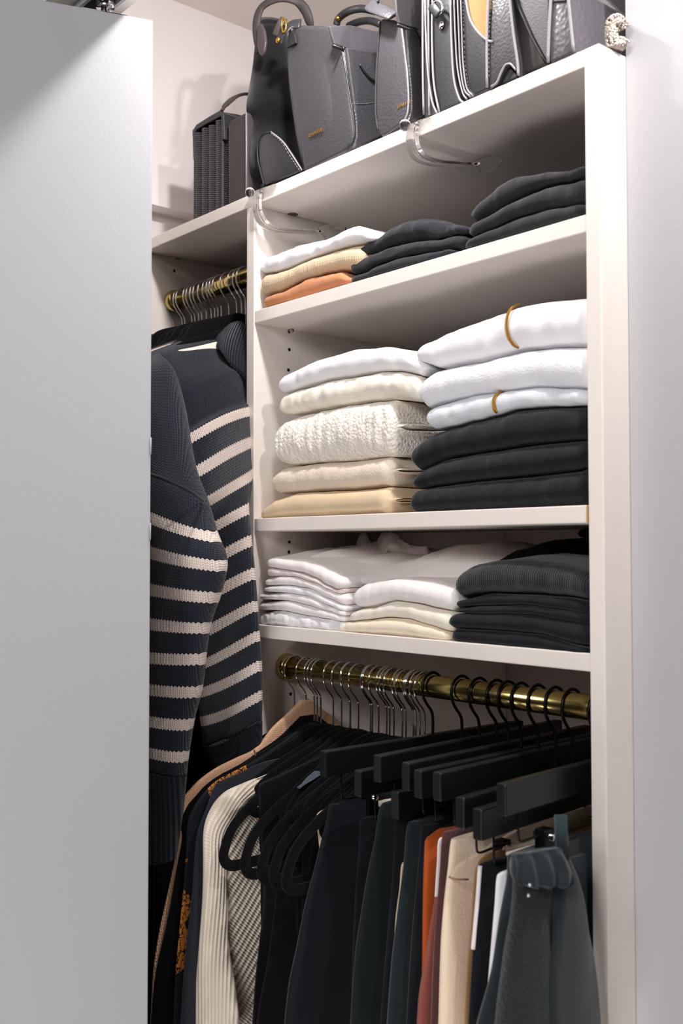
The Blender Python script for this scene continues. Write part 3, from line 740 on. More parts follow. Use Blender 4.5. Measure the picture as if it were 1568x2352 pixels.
# clothes on the lower rod
GC = 'tops on the lower rod'
tan = knit('tan_knit', (232, 182, 144), metres=True, sw=.0036)
def XT(px, py, Y=-.16): return at((px, py), 1, Y).x
X1 = XT(402, 1880)
t1 = hang('tan_cardigan', 'tan fine-knit cardigan hanging first at the left of the lower rod', GC, X1, [(692, 1608), (660, 1640), (625, 1672), (585, 1720), (545, 1740), (500, 1763), (450, 1798), (415, 1840), (400, 1880), (401, 1930), (403, 1970), (388, 2050), (366, 2150), (350, 2250), (340, 2420)], tan, 'cardigan', Th=.010, seed=1, amp=.0025)
part('shoulder_seam', mktube(spline([atX(583, 1722, X1 + .010), atX(587, 1737, X1 + .0125), atX(589, 1760, X1 + .0125)], 5), .0012, 6), fabric('seam_brown', (120, 84, 62)), t1)
X2 = XT(416, 1890)
hang('black_blouse', 'black blouse hanging between the tan cardigan and the floral one', GC, X2 - .008, [(690, 1645), (645, 1690), (600, 1722), (548, 1757), (490, 1790), (445, 1830), (420, 1870), (414, 1900), (416, 1930), (400, 2010), (384, 2100), (368, 2180), (355, 2260), (345, 2420)], F['blk2'], 'blouse', Th=.007, seed=2, amp=.003)
# floral: orange blotches on near-black
n = NT('dark_floral_print'); co = n.coord('Object', (1, 1.0, 1))
v = n.n('ShaderNodeTexVoronoi', feature='SMOOTH_F1'); v.inputs['Scale'].default_value = 14; v.inputs['Smoothness'].default_value = .2
nz = n.n('ShaderNodeTexNoise'); nz.inputs['Scale'].default_value = 60; n.l(co, nz.inputs['Vector'])
vm = n.n('ShaderNodeVectorMath', operation='MULTIPLY_ADD'); n.l(nz.outputs['Color'], vm.inputs[0]); vm.inputs[1].default_value = (.022, .022, .022); n.l(co, vm.inputs[2]); n.l(vm.outputs[0], v.inputs['Vector'])
m1_ = n.math('LESS_THAN', v.outputs['Distance'], .45)
ln_ = n.math('LESS_THAN', n.math('ABSOLUTE', n.math('SUBTRACT', n.noise(co, 150, 2), .5)), .035)
m1_ = n.math('MULTIPLY', m1_, n.math('SUBTRACT', 1, ln_))
M['floral'] = n.set(n.mix(m1_, lin((26, 30, 36)), lin((196, 122, 48))), .7, Specular_IOR_Level=.2)
X3 = XT(432, 1895)
hang('floral_blouse', 'dark blouse printed with orange flowers beside the navy jumper', GC, X3 - .002, [(680, 1680), (640, 1710), (600, 1738), (540, 1770), (495, 1795), (460, 1830), (437, 1868), (429, 1900), (427, 1960), (420, 2050), (410, 2150), (401, 2250), (392, 2420)], M['floral'], 'blouse', Th=.004, seed=3, amp=.0015)
X4 = XT(459, 1895)
n4 = hang('navy_jumper', 'navy jumper with ribbed yoke hanging next to the cream cardigan', GC, X4 - .009, [(672, 1730), (640, 1742), (600, 1752), (550, 1775), (505, 1795), (489, 1812), (476, 1850), (458, 1895), (449, 1940), (441, 2050), (430, 2150), (421, 2250), (410, 2420)], fabric('navy_wool', (30, 36, 46), 1, 450, .0012, .3, .15), 'jumper', Th=.004, seed=4, amp=.001)
X5 = XT(472, 1905)
CRM = (242, 228, 208)
cr1 = rib('cream_cardigan_rib', CRM, .0050, .0016, .80)
cr2 = rib('cream_cardigan_diagonal_rib', CRM, .0095, .0040, .60, rot=math.radians(42))
t5 = hang('cream_cardigan', 'cream ribbed cardigan hanging in front of the empty velvet hangers', GC, X5 - .007, [(682, 1746), (640, 1765), (600, 1783), (560, 1800), (530, 1813), (502, 1838), (482, 1878), (472, 1905), (472, 1960), (475, 2050), (478, 2150), (480, 2250), (484, 2420)], cr2, 'cardigan', Th=.006, seed=5, amp=.003, fq=40)
ploft('sleeve', [(0, (655, 1757, -.012), (668, 1773, -.012), .005), (-.03, (610, 1778, -.055), (624, 1802, -.052), .007), (-.06, (560, 1799, -.10), (582, 1828, -.088), .010), (-.09, (519, 1820, -.140), (552, 1852, -.115), .013), (-.12, (490, 1856, -.145), (536, 1886, -.112), .015), (-.16, (470, 1905, -.156), (522, 1930, -.122), .012),
                 (-.2, (469, 1985, -.158), (518, 1995, -.125), .012), (-.3, (464, 2080, -.158), (523, 2080, -.125), .012), (-.4, (456, 2175, -.158), (527, 2175, -.125), .012), (-.5, (449, 2265, -.158), (540, 2265, -.125), .012), (-.65, (440, 2400, -.158), (556, 2400, -.125), .012)], cr1, t5, 40, 6, 2.2, .002, (12, 12, 8), 8)
# black tops on the hangers towards the middle
hb = hang('black_tunic', 'black top, first from the left of those in the dark middle of the lower rod', 'black tops in the middle of the lower rod', -.426, None, F['blk2'], 'top', Th=.006, yz=shoulder(0, -.787, -1.32, slope=.06, tip=-.10), seed=6, amp=.003)
for x in (-.451, -.410, -.394, -.380, -.364, -.343, -.331):
    c = hb.copy(); C.objects.link(c); c['label'] = 'black top, %s from the left of those in the dark middle of the lower rod' % ORD[1 + (-.451, -.410, -.394, -.380, -.364, -.343, -.331).index(x)]; c.location = (x + .426, random.uniform(-.004, .012), random.uniform(-.010, .0))
# draped strappy camisole and long black dresses
X7 = XT(594, 1850, -.12)
hang('black_camisole', 'black satin camisole draped over a velvet hanger beside the cream cardigan', GC, X7, [(760, 1722), (720, 1744), (680, 1762), (640, 1780), (600, 1798), (592, 1812), (594, 1860), (596, 1930), (604, 2010), (604, 2100), (590, 2250), (575, 2420)], fabric('black_satin', (12, 14, 18), .55, 500, .0003, .05, .1), 'camisole', Th=.007, seed=7, amp=.005)
X8 = XT(610, 2050, -.12)
hang('black_dress', 'long black dress below the empty hangers, left of the navy trousers', GC, X8 + .02, [(700, 1990), (660, 2000), (640, 2020), (628, 2100), (615, 2200), (600, 2300), (585, 2420)], F['blk2'], 'dress', Th=.010, seed=8, amp=.006)
# lace strap piece
lc = thing('lace_strap', 'small black lace strap with a pale bead on the cream cardigan shoulder', 'strap', atX(660, 1775, X5 + .014))
bm = bmesh.new()
for i in range(9):
    a = atX(645 + i * 4.6, 1778 - i * 2.2, X5 + .015); bmesh.ops.create_icosphere(bm, subdivisions=1, radius=.0032, matrix=Matrix.Translation(a))
part('lace', bm, F['blk2'], lc); part('bead', ball(atX(677, 1771, X5 + .022), .0028), F['white'], lc)
# front empty velvet hangers (show their looped ends)
for (tx, ty, lb, dz) in ((507, 1925, 'empty black velvet hanger, its looped end furthest left on the cream cardigan', 0), (556, 1905, 'empty black velvet hanger, second loop over the cream cardigan', 0),
                     (594, 1960, 'black velvet hanger with rounded end right of the black camisole', 0), (622, 1960, 'black velvet hanger between the camisole and the cream vest', 0),
                     (650, 1945, 'black velvet hanger holding the cream vest strap', 0), (652, 1990, 'black velvet hanger hanging lowest beside the navy trousers', 0)):
    X = XT(tx, ty, -.155); z = at((tx, ty), 1, -.155).z
    h = velvet(X, ZRL, lb, None, drop=max(0, (ZRL - .081 - .128) - z))
# grey ribbon loops on hangers
for k, (x, y) in enumerate(((710, 1795), (722, 1822))):
    q = at((x, y), 1, -.06)
    o = thing('ribbon_loop', ('grey-blue ribbon tab wrapped round a velvet hanger, upper one', 'grey-blue ribbon tab wrapped round a velvet hanger, lower one')[k], 'ribbon', q)
    part('band', mktube(spline([q + Vector((0, -.018, -.006)), q + Vector((.004, -.005, .003)), q + Vector((.004, .012, .010)), q + Vector((0, .02, .008))], 5), 0, 10, flat=((0, .3, 1), .0012, .008)), fabric('grey_blue_ribbon', (70, 80, 92), .6), o)
# cream vest
X10 = XT(727, 1880, -.10)
hang('cream_vest', 'cream vest showing between a velvet hanger and the navy trousers', GC, X10, [(850, 1812), (810, 1828), (775, 1842), (745, 1858), (727, 1872), (728, 1900), (734, 1960), (738, 2050), (740, 2150)], rib('cream_vest_rib', (238, 218, 196), .006, .001, .8), 'vest', Th=.006, seed=10, amp=.002)

# ------------------------------------------------------------------ clip hangers and what they hold
GP = 'black wooden clip hangers on the lower rod'
bars = [(740, 1725, -.3075, 54), (820, 1770, -.257, 48), (865, 1735, -.228, 54), (905, 1818, -.2, 50), (930, 1752, -.182, 52), (958, 1769, -.162, 54), (1002, 1774, -.137, 56), (1055, 1832, -.112, 62), (1095, 1858, -.088, 60), (1150, 1800, -.052, 60)]
blab = ['black clip hanger at the far left of the clip hangers, pale end face', 'black clip hanger set low behind the second long bar', 'black clip hanger above the navy trousers waistband', 'short lower black clip hanger left of the rust trousers',
        'black clip hanger, fifth from the left in the row', 'black clip hanger, sixth from the left in the row', 'black clip hanger above the rust trousers', 'black clip hanger hanging over the cream trousers', 'black clip hanger hanging lowest, over the black and white trousers', 'glossy black clip hanger nearest the right panel, holding the ruffled trousers']
for k, (px, py, xh, hp) in enumerate(bars):
    N = at((px, py), 1, -.118); xh = min(xh, -T - .012)
    c = Vector((xh, .06, N.z + .001)); d = (c - N); far = c + d * .93; d.normalize()
    hh = .030 * (1 if k < 7 else 1.05)
    o = thing('clip_hanger', blab[k], 'hanger', c, GP)
    nx = Vector((d.y, -d.x, 0)).normalized()
    L = (far - N).length
    if k == 9: far = N + d * .30; L = .30
    part('bar', obox(N, d, nx, d.cross(nx) * -1 if (d.cross(nx)).z < 0 else d.cross(nx), (0, -.006, -hh), (L, .006, 0), .0018), M['blackwood'], o, False)
    part('hook', mktube(hook_pts(xh, ZRL, c.z - .002), .0019, 8), M['blackmetal'], o)
    for s_, yo in ((0, .028), (1, .24)):
        b = N + d * yo - Zv * hh
        wire = [b, b - Zv * .02, b - Zv * .030 + d * .003, b - Zv * .031 + d * .02, b - Zv * .030 + d * .045] if s_ == 0 else [b, b - Zv * .03]
        part('wire', mktube(spline(wire, 4), .0013, 6), M['blackmetal'], o)
        cb_ = b + d * (.045 if s_ == 0 else 0) - Zv * .033
        cl = part('clip', obox(cb_, d, nx, Zv, (-.008, -.007, -.022), (.008, .007, .008), .0015), M['blackmetal'], o, False)
        bm = bmesh.new(); cyl(bm, cb_ - nx * .012, nx, .0035, .024, 12); sp = obj('spring', bm, M['chrome'], None)
        sp.parent = cl; sp.location = -wloc(cl) 
def pants(name, label, top, outline, mat, cat, dY=-.105, Th=.006, amp=.0025, seed=0, X=None, Yc=.05, fq=50, far=.24, tiltx=0, waist=None):
    X = XT(top[0], top[1], dY) if X is None else X
    X = min(X, -T - Th - .006)
    o = hang(name, label, 'trousers and skirts on the clip hangers', X, outline, mat, cat, Th=Th, Yc=Yc, seed=seed, amp=amp, fq=fq, far=far, tiltx=tiltx)
    if waist:   # opened waistband lining
        y0 = atX(*outline[0], X)
        w = part('waist_lining', mkbox((X - Th * .5, y0.y + .004, y0.z - .004), (X + Th * .8, y0.y + .10, y0.z + .0035), .002), waist, o, False, 'cream waistband lining')
    return o
navp = fabric('navy_black_twill', (13, 16, 25), .7, 900, .0003, .08, .1)
dgreen = fabric('black_green_twill', (18, 26, 28), .8, 900, .0003, .08, .1)
blk3 = fabric('soft_black_twill', (15, 18, 26), .8, 900, .0003, .08, .1)
crL = F['ivory']
p1 = pants('navy_trousers', 'wide navy-black trousers with cream waist lining under the first clip hanger', (757, 1845), [(850, 1846), (800, 1847), (762, 1848), (755, 1858), (748, 1900), (738, 1935), (722, 2000), (700, 2080), (680, 2180), (664, 2270), (652, 2420)], navp, 'trousers', seed=1, Th=.012, waist=crL)
p1x = XT(757, 1845, -.105)
part('waistband_seam', mktube([atX(740, 1924, p1x + .011), atX(775, 1930, p1x + .0135), atX(820, 1930, p1x + .0135)], .0009, 6), F['blk2'], p1)
pants('black_trousers', 'black trousers hanging just right of the navy trousers waist', (828, 1880), [(870, 1876), (850, 1877), (832, 1880), (826, 1890), (822, 1960), (816, 2060), (812, 2200), (808, 2420)], blk3, 'trousers', seed=2)
pants('green_black_trousers', 'greenish black trousers, narrow at the waist and widening downward', (875, 1845), [(915, 1842), (890, 1843), (877, 1848), (870, 1870), (862, 1930), (848, 2000), (832, 2100), (815, 2230), (804, 2420)], dgreen, 'trousers', seed=3, Th=.011)
pants('black_skirt', 'black skirt between the greenish trousers and the piped trousers', (908, 1858), [(945, 1852), (925, 1855), (910, 1862), (905, 1900), (902, 1990), (893, 2100), (880, 2250), (868, 2420)], blk3, 'skirt', seed=4)
tn = pants('beige_trousers', 'beige trousers seen as a thin sliver left of the dark piped trousers', (921, 1990), [(950, 1975), (930, 1978), (921, 1990), (917, 2040), (908, 2110), (903, 2200)], F['beige'], 'trousers', seed=5, Th=.003, amp=.001)
pants('piped_trousers', 'dark grey-green trousers with a raised seam down the front edge', (936, 1890), [(972, 1886), (950, 1887), (938, 1892), (933, 1920), (928, 1990), (914, 2100), (900, 2220), (886, 2420)], fabric('grey_green_wool', (26, 38, 42), .8, 700, .0005, .15, .12), 'trousers', seed=6, Th=.011)
pants('black_jeans', 'black jeans with a belt loop left of the rust trousers', (967, 1900), [(1000, 1893), (982, 1895), (969, 1902), (965, 1950), (955, 2060), (945, 2200), (936, 2420)], blk3, 'jeans', seed=7, Th=.010)
pants('rust_trousers', 'bright rust-orange trousers in the middle of the clip hangers', (976, 1930), [(1035, 1900), (1010, 1904), (990, 1918), (978, 1930), (975, 1960), (972, 2050), (970, 2150), (966, 2420)], fabric('rust_cloth', (186, 84, 30), .7, 800, .0004, .1, .15), 'trousers', seed=8, Th=.010)
pants('brick_skirt', 'brick red skirt widening below the rust trousers', (1001, 2050), [(1030, 2000), (1012, 2010), (1003, 2040), (990, 2120), (975, 2220), (963, 2300), (955, 2420)], fabric('brick_cloth', (146, 82, 70), .85, 800, .0004, .1, .1), 'skirt', seed=9, Th=.009)
pants('white_skirt', 'white skirt seen as a sliver left of the brown trousers', (1004, 1935), [(1035, 1918), (1018, 1922), (1006, 1932), (1003, 1980), (998, 2060)], F['white2'], 'skirt', seed=10, Th=.004, amp=.001)
pants('brown_trousers', 'dark brown brushed trousers just left of the cream trousers', (1015, 1915), [(1085, 1903), (1045, 1907), (1020, 1912), (1014, 1935), (1011, 1990), (1004, 2100), (998, 2220), (990, 2420)], fabric('brown_brushed', (86, 54, 52), .95, 500, .0008, .25, .15), 'trousers', seed=11, Th=.008)
cp = pants('cream_trousers', 'cream brushed wool trousers, widest pale ones on the clip hangers', (1038, 1930), [(1110, 1916), (1075, 1922), (1045, 1926), (1036, 1934), (1030, 1990), (1020, 2080), (1012, 2200), (1008, 2420)], fabric('cream_wool', (250, 226, 198), .95, 500, .001, .25, .05), 'trousers', seed=12, Th=.012, amp=.002)
cpx = XT(1038, 1930, -.105)
part('waist_seam', mktube([atX(1031, 2014, cpx + .0), atX(1036, 2016, cpx + .012), atX(1050, 2020, cpx + .0168), atX(1075, 2020, cpx + .017)], .001, 6), fabric('seam_tan', (150, 118, 92)), cp)
pants('camel_trousers', 'camel trousers as a narrow strip right of the cream trousers', (1078, 1965), [(1150, 1955), (1130, 1958), (1110, 1968), (1094, 1990), (1088, 2030), (1084, 2120), (1076, 2230), (1066, 2420)], fabric('camel_cloth', (150, 112, 70), .85, 700, .0005, .1, .12), 'trousers', seed=13, Th=.006, waist=crL)
bw = pants('tuxedo_trousers', 'black trousers with a white edge beside the white trousers', (1100, 1990), [(1160, 1968), (1135, 1974), (1108, 1984), (1100, 1994), (1096, 2060), (1088, 2150), (1080, 2280), (1074, 2420)], blk3, 'trousers', seed=14, Th=.009, waist=crL)
bwx = XT(1100, 1990, -.105)
part('piping', mktube(spline([atX(1102, 1988, bwx), atX(1098, 2050, bwx), atX(1091, 2130, bwx), atX(1086, 2180, bwx)], 5),   .0024, 10), F['white2'], bw, label='white edge stripe')
pants('white_trousers', 'white trousers tucked behind the ruffled charcoal trousers', (1142, 2010), [(1190, 1996), (1165, 2000), (1147, 2006), (1140, 2020), (1136, 2080), (1128, 2180), (1118, 2300), (1110, 2420)], F['coolwhite'], 'trousers', seed=15, Th=.008)
tchar = fabric('teal_charcoal_wool', (31, 41, 46), .9, 500, .001, .25, .15)
X14 = -.048
rp = pants('ruffled_trousers', 'teal charcoal trousers with gathered paper-bag waist nearest the right panel', None, [(1290, 1946), (1230, 1950), (1175, 1962), (1168, 1975), (1166, 2020), (1150, 2110), (1130, 2230), (1105, 2352), (1095, 2440)], tchar, 'trousers', X=X14, seed=16, Th=.014, amp=.005, Yc=.02, far=.15, fq=70)
n = NT('boucle_panel_wool'); co = n.coord(); n.bump(n.noise(co, 300, 3, .7), 1, .004); M['boucle'] = n.set(lin((26, 34, 39)), 1, Sheen_Weight=.2)
ploft('front_panel', [(0, (1180, 1966, -.137), (1284, 1950, -.085), .012), (.03, (1180, 2010, -.145), (1268, 2014, -.098), .010), (.1, (1176, 2100, -.15), (1262, 2100, -.11), .011), (.2, (1150, 2240, -.155), (1262, 2240, -.115), .012), (.4, (1125, 2440, -.16), (1266, 2440, -.12), .012)], M['boucle'], rp, 36, 6, 2.4, .003, (40, 40, 20), 4)
# ruffle loop at the waist
ploft('ruffle', [(0, (1172, 1963, -.150), (1292, 1946, -.10), .004), (.015, (1170, 1980, -.156), (1300, 1966, -.10), .009), (.03, (1172, 2005, -.160), (1312, 1996, -.10), .012), (.045, (1182, 2026, -.160), (1318, 2024, -.105), .010), (.052, (1200, 2038, -.155), (1306, 2036, -.108), .003)],
      tchar, rp, 72, 8, 2.4, .003, (60, 60, 30), 6, foldf=lambda q, v: .0045 * math.sin(q * 11 + v * 30) * min(1, v / .01))
for x, y in ((1216, 2033), (1213, 2057)): part('button', ball(atY(x, y, -.178), .0018, 1), M['chrome'], rp)
ploft('leg_panel', [(0, (1262, 1955, -.10), (1300, 1965, -.075), .008), (.05, (1262, 2040, -.11), (1322, 2030, -.065), .012), (.15, (1262, 2140, -.115), (1345, 2140, -.045), .012), (.3, (1262, 2260, -.12), (1368, 2260, -.024), .010), (.5, (1266, 2440, -.12), (1388, 2440, -.020), .010)], tchar, rp, 36, 6, 2.3, .003, (30, 30, 4), 9)
pants('grey_skirt', 'dark grey skirt at the far right behind the ruffled trousers', None, [(1356, 1962), (1330, 1966), (1308, 1972), (1302, 2000), (1300, 2100), (1300, 2420)], fabric('dark_grey_cloth', (44, 54, 62), .9, 700, .0006, .15, .12), 'skirt', X=-.032, seed=17, Th=.007, amp=.002, Yc=.09)
# webbing strap hanging by the clip
st = thing('webbing_strap', 'dark ribbed webbing strap hanging in front of the ruffled trousers', 'strap', atY(1287, 1872, -.10))
part('band', mktube([atY(1287, 1872, -.10), atY(1289, 1920, -.10), atY(1293, 1975, -.10)], 0, 8, flat=((.6, -.8, 0), .0015, .006)), rib('webbing', (58, 72, 76), .003, .001, .5), st)

# ------------------------------------------------------------------ bags on the top shelf
L = {}
L['smooth'] = leather('black_smooth_leather', (40, 41, 45), .42, 260, .0003)
L['pebble'] = leather('black_pebbled_leather', (62, 61, 66), .38, 300, .0006)
L['pebble2'] = leather('grey_pebbled_leather', (92, 90, 96), .38, 190, .0014)
L['matte'] = leather('matte_charcoal_leather', (70, 68, 73), .5, 500, .0003)
L['brown'] = leather('brown_black_leather', (66, 60, 60), .55, 600, .0003, .3)
L['suede'] = fabric('black_suede', (15, 18, 20), 1, 700, .0005, .2, .35)
L['edge'] = plain('pale_edge_paint', (150, 145, 152), .5)
L['thread'] = plain('grey_thread', (112, 108, 112), .9)
L['tan'] = leather('tan_suede_lining', (176, 138, 92), .8, 500, .0004, .2)
def stitches(bm, P, r=.0005, gap=.0042):
    acc = 0
    for a, b in zip(P, P[1:]):
        l = (b - a).length; k = max(1, int(l / gap))
        for i in range(k):
            p = a.lerp(b, (i + .15) / k); q = a.lerp(b, (i + .75) / k); tube(bm, [p, q], r, 5)
def stitch(P, root, r=.0005, gap=.0042):
    bm = bmesh.new(); stitches(bm, [Vector(p) for p in P], r, gap); o = part('stitching', bm, L['thread'], root); o['kind'] = 'stuff'; return o
def pz(x, y, Y, z0=None):
    p = atY(x, y, Y)
    if z0 is not None and p.z < z0: p.z = z0
    return p
def slab(pts, Y0, Y1, bev=.004, seg=3):
    """front outline in the plane Y0, body running back to Y1"""
    P = [pz(x, y, Y0, .0006) for x, y in pts]
    return prism(P, (0, Y1 - Y0, 0), bev, seg)
def xslab(pts, X, th, bev=.001, zmin=None):
    return prism([atX(x, y, X) for x, y in pts], (th, 0, 0), bev, 2)

# wicker bag
wk = thing('wicker_bag', 'black wicker box bag with leather lid strap and arched handle, furthest left', 'handbag', (-.73, .06, 0))
A = atY(447, 500, .012); Bp = atY(511, 470, .012); wx0, wx1 = A.x, Bp.x
ztl = atY(447, 290, .012).z; ztr = atY(509, 262, .012).z
part('basket', mkbox((wx0 + .003, .016, .001), (wx1 - .003, .20, ztr - .006), .004), plain('black_cane', (24, 23, 26), .5), wk, False)
bm = bmesh.new(); ncol = 4; cw = (wx1 - wx0) / ncol; nr = 42; hgt = ztr - .012
for c_ in range(ncol):
    for r_ in range(nr):
        z = .004 + hgt * (r_ + (.5 if c_ % 2 else 0)) / nr
        x0 = wx0 + cw * c_; pts = [(x0 - .002, .0145, z + .0024), (x0 + cw * .3, .0105, z + .001), (x0 + cw * .7, .0105, z - .0008), (x0 + cw + .001, .0145, z - .003)]
        tube(bm, pts, .0019, 6)
for r_ in range(nr):
    z = .004 + hgt * r_ / nr
    for k in range(5):
        y0 = .016 + k * .036; tube(bm, [(wx1 - .002, y0, z), (wx1 + .0015, y0 + .012, z), (wx1 + .0015, y0 + .024, z), (wx1 - .002, y0 + .036, z)], .0018, 5)
w_ = part('weave', bm, leather('black_wicker', (64, 60, 64), .32, 900, .0002), wk); w_['kind'] = 'stuff'
for x in (wx0 + .001, wx1):
    bm = bmesh.new()
    for i in range(60):
        z = .003 + hgt * i / 60; tube(bm, [(x - .002, .012, z), (x + .002, .0095, z + .0025), (x + .003, .012, z + .004)], .0014, 5)
    w2 = part('braided_edge', bm, leather('black_wicker_edge', (70, 66, 70), .3, 900, .0002), wk); w2['kind'] = 'stuff'
lidp = [(443, 368), (441, 300), (450, 286), (478, 268), (503, 254), (512, 260), (515, 320), (509, 320), (507, 266), (480, 280), (452, 296), (447, 304), (449, 368)]
part('lid_trim', slab(lidp, .008, .20, .0015), L['smooth'], wk, False)
hd = [(508, 256, .02), (520, 240, .03), (540, 223, .06), (565, 216, .09), (592, 222, .13), (612, 250, .17)]
part('handle', mktube(spline([atY(*p) for p in hd], 6), 0, 10, flat=((0, 0, 1), .0025, .007)), L['brown'], wk)

# brown-black box bag
bb = thing('box_bag', 'flat brown-black leather box bag between the wicker and suede bags', 'handbag', (-.64, .05, 0))
part('front_panel', slab([(524, 478), (523, 285), (530, 276), (566, 256), (567, 460)], .012, .16, .003), L['brown'], bb, False)
part('back_panel', slab([(567, 462), (566, 242), (570, 235), (583, 230), (600, 226), (600, 446)], .045, .17, .003), L['brown'], bb, False)
part('lid', slab([(507, 268), (512, 257), (545, 262), (548, 268), (526, 284), (524, 320), (514, 318)], .05, .16, .002), L['smooth'], bb, False)
part('piping', mktube([pz(565, 460, .010, .001), pz(565.5, 350, .010), pz(565, 258, .010)], .0011, 8), L['edge'], bb)
stitch([pz(527, 468, .0115, .004), pz(527, 380, .0115), pz(527, 290, .0115), pz(560, 266, .0115)], bb, .0003)

# suede bag
sb = thing('suede_bag', 'slouchy black suede bag with leather base patch and looped handle', 'handbag', (-.57, .06, 0))
ploft('body', [(0, (592, 42, .07), (640, 50, .12), .012), (.02, (584, 62, .055), (652, 66, .10), .026), (.05, (586, 110, .05), (668, 110, .09), .034), (.1, (583, 190, .045), (684, 190, .085), .040), (.14, (576, 255, .04), (690, 260, .08), .044),
               (.17, (580, 300, .05), (694, 300, .08), .038), (.2, (586, 350, .045), (697, 345, .075), .042), (.25, (592, 405, .045), (700, 385, .07), .043), (.27, (603, 424, .05), (698, 394, .07), .036)], L['suede'], sb, 48, 8, 2.4, .006, (16, 16, 12), 5)
pt = [(592, 330), (598, 315), (612, 305), (628, 306), (650, 325), (672, 358), (692, 390), (660, 403), (606, 424), (596, 390)]
part('base_patch', prism([pz(x, y, .010, .0008) for x, y in pt], (0, .006, 0), .002), leather('black_patch_leather', (42, 42, 46), .36, 500, .0002), sb, True)
stitch(spline([pz(622, 306, .009), pz(645, 325, .009), pz(668, 362, .009), pz(688, 392, .009)], 5), sb, .0008, .006)
part('patch_edge', mktube(spline([pz(622, 303, .010), pz(648, 324, .010), pz(672, 358, .010), pz(693, 391, .010)], 6), .0011, 6), L['edge'], sb)
part('patch_edge', mktube(spline([pz(622, 303, .010), pz(603, 308, .010), pz(592, 330, .010), pz(592, 365, .010), pz(600, 402, .010), pz(606, 424, .010, .001)], 6), .0010, 6), L['smooth'], sb)
hp = [(598, 118, .02), (590, 80, .02), (590, 45, .02), (600, 18, .024), (622, 2, .03), (650, -5, .04), (680, 2, .055), (700, 22, .07), (711, 52, .08), (713, 80, .09)]
part('handle', mktube(spline([atY(*p) for p in hp], 6), 0, 12, flat=((.3, -.9, .3), .0035, .0075)), L['brown'], sb)
part('handle_tab', prism([atY(x, y, .012) for x, y in [(591, 60), (598, 52), (606, 70), (609, 95), (606, 118), (600, 130), (593, 122), (589, 100)]], (0, .005, 0), .0018), leather('dark_tab_leather', (72, 64, 64), .4, 500, .0002), sb, True)
part('bottom_stud', mktube([pz(605, 424, .02), pz(606, 432, .02, .0006)], .004, 8), L['smooth'], sb)

def text_mesh(s, size, mat, root, p, ux, uz, depth=.0003):
    cu = bpy.data.curves.new('lettering', 'FONT'); cu.body = s; cu.size = size; cu.extrude = depth; cu.space_character = 1.25; cu.resolution_u = 2
    o = bpy.data.objects.new('lettering_tmp', cu); C.objects.link(o); bpy.context.view_layer.update()
    me = bpy.data.meshes.new_from_object(o.evaluated_get(bpy.context.evaluated_depsgraph_get()))
    bpy.data.objects.remove(o)
    ux = Vector(ux).normalized(); uz = Vector(uz); uz = (uz - ux * uz.dot(ux)).normalized(); w = ux.cross(uz)
    for v in me.vertices: v.co = Vector(p) - wloc(root) + ux * v.co.x + uz * v.co.y + w * v.co.z
    r = add('lettering', me, mat, root); r['label'] = 'small gold stamped lettering'; return r

def structured(name, label, front, seam, Y0, Y1, flap, txt, extra=None, mat=None, side_seam=None):
    r = thing(name, label, 'handbag', atY(front[0][0], front[-2][1], .05)); r.location.z = 0
    part('body', slab(front, Y0, Y1, .007, 4), mat or L['pebble'], r, True)
    S = spline([pz(x, y, Y0 - .0002, .001) for x, y in seam], 6)
    part('seam_piping', mktube(S, .0012, 8), L['edge'] if name == 'leather_satchel' else L['smooth'], r)
    stitch([p + Vector((.004, .0006, 0)) for p in S], r, .0004)
    return r
# big satchel: front gusset + receding side with notched flap
s1 = structured('leather_tote', 'large black pebbled leather bag with notched flap, gold letters, beside the suede bag',
    [(664, 106), (676, 64), (690, 58), (755, 60), (768, 84), (786, 108), (800, 200), (813, 300), (808, 330), (797, 346), (740, 374), (698, 397), (694, 380), (680, 250)],
    [(783, 108), (793, 160), (803, 220), (812, 280), (813, 312), (806, 335), (796, 346)], .006, .19, None, None)
sX = atY(813, 300, .006).x
def side_px(x, y): return atX(x, y, sX + .002)
fl = [(752, 62), (800, 60), (880, 78), (880, 148), (812, 141), (800, 116), (764, 104), (758, 85)]
sx1 = atY(768, 84, .006).x
part('flap', prism([atX(x, y, sx1 + .012) for x, y in fl], (.004, 0, 0), .0012), L['matte'], s1, False)
part('flap_edge', mktube([atX(x, y, sx1 + .0165) for x, y in [(764, 105), (800, 117), (812, 142), (880, 150)]], .0022, 8), plain('black_edge_paint', (10, 10, 12), .4), s1)
part('side_wall', prism([atX(x, y, sX - .004) for x, y in [(790, 112), (905, 130), (905, 300), (806, 343), (813, 315), (812, 280)]], (.0055, 0, 0), .0015), L['pebble'], s1, False)
part('side_curve', mktube(spline([atX(x, y, sX + .003) for x, y in [(826, 148), (838, 166), (852, 180), (872, 190)]], 5), .0014, 6), L['smooth'], s1)
stitch([atX(x, y, sX + .0018) for x, y in [(808, 238), (840, 238), (870, 234)]], s1, .0004)
ploft('front_gusset', [(0, (677, 60, .022), (757, 62, .022), .004), (.02, (669, 85, .022), (770, 84, .022), .012), (.04, (665, 115, .022), (783, 112, .022), .016), (.09, (672, 200, .022), (797, 200, .022), .020), (.14, (684, 300, .022), (810, 292, .022), .018), (.17, (691, 350, .022), (811, 322, .022), .014), (.19, (698, 392, .022), (800, 344, .022), .008)], L['pebble'], s1, 48, 6, 2.5)
text_mesh('SENREVE', .0068, M['gold'], s1, atY(708, 316, .0040), atY(733, 304, .0030) - atY(708, 316, .0040), (0, 0, 1))
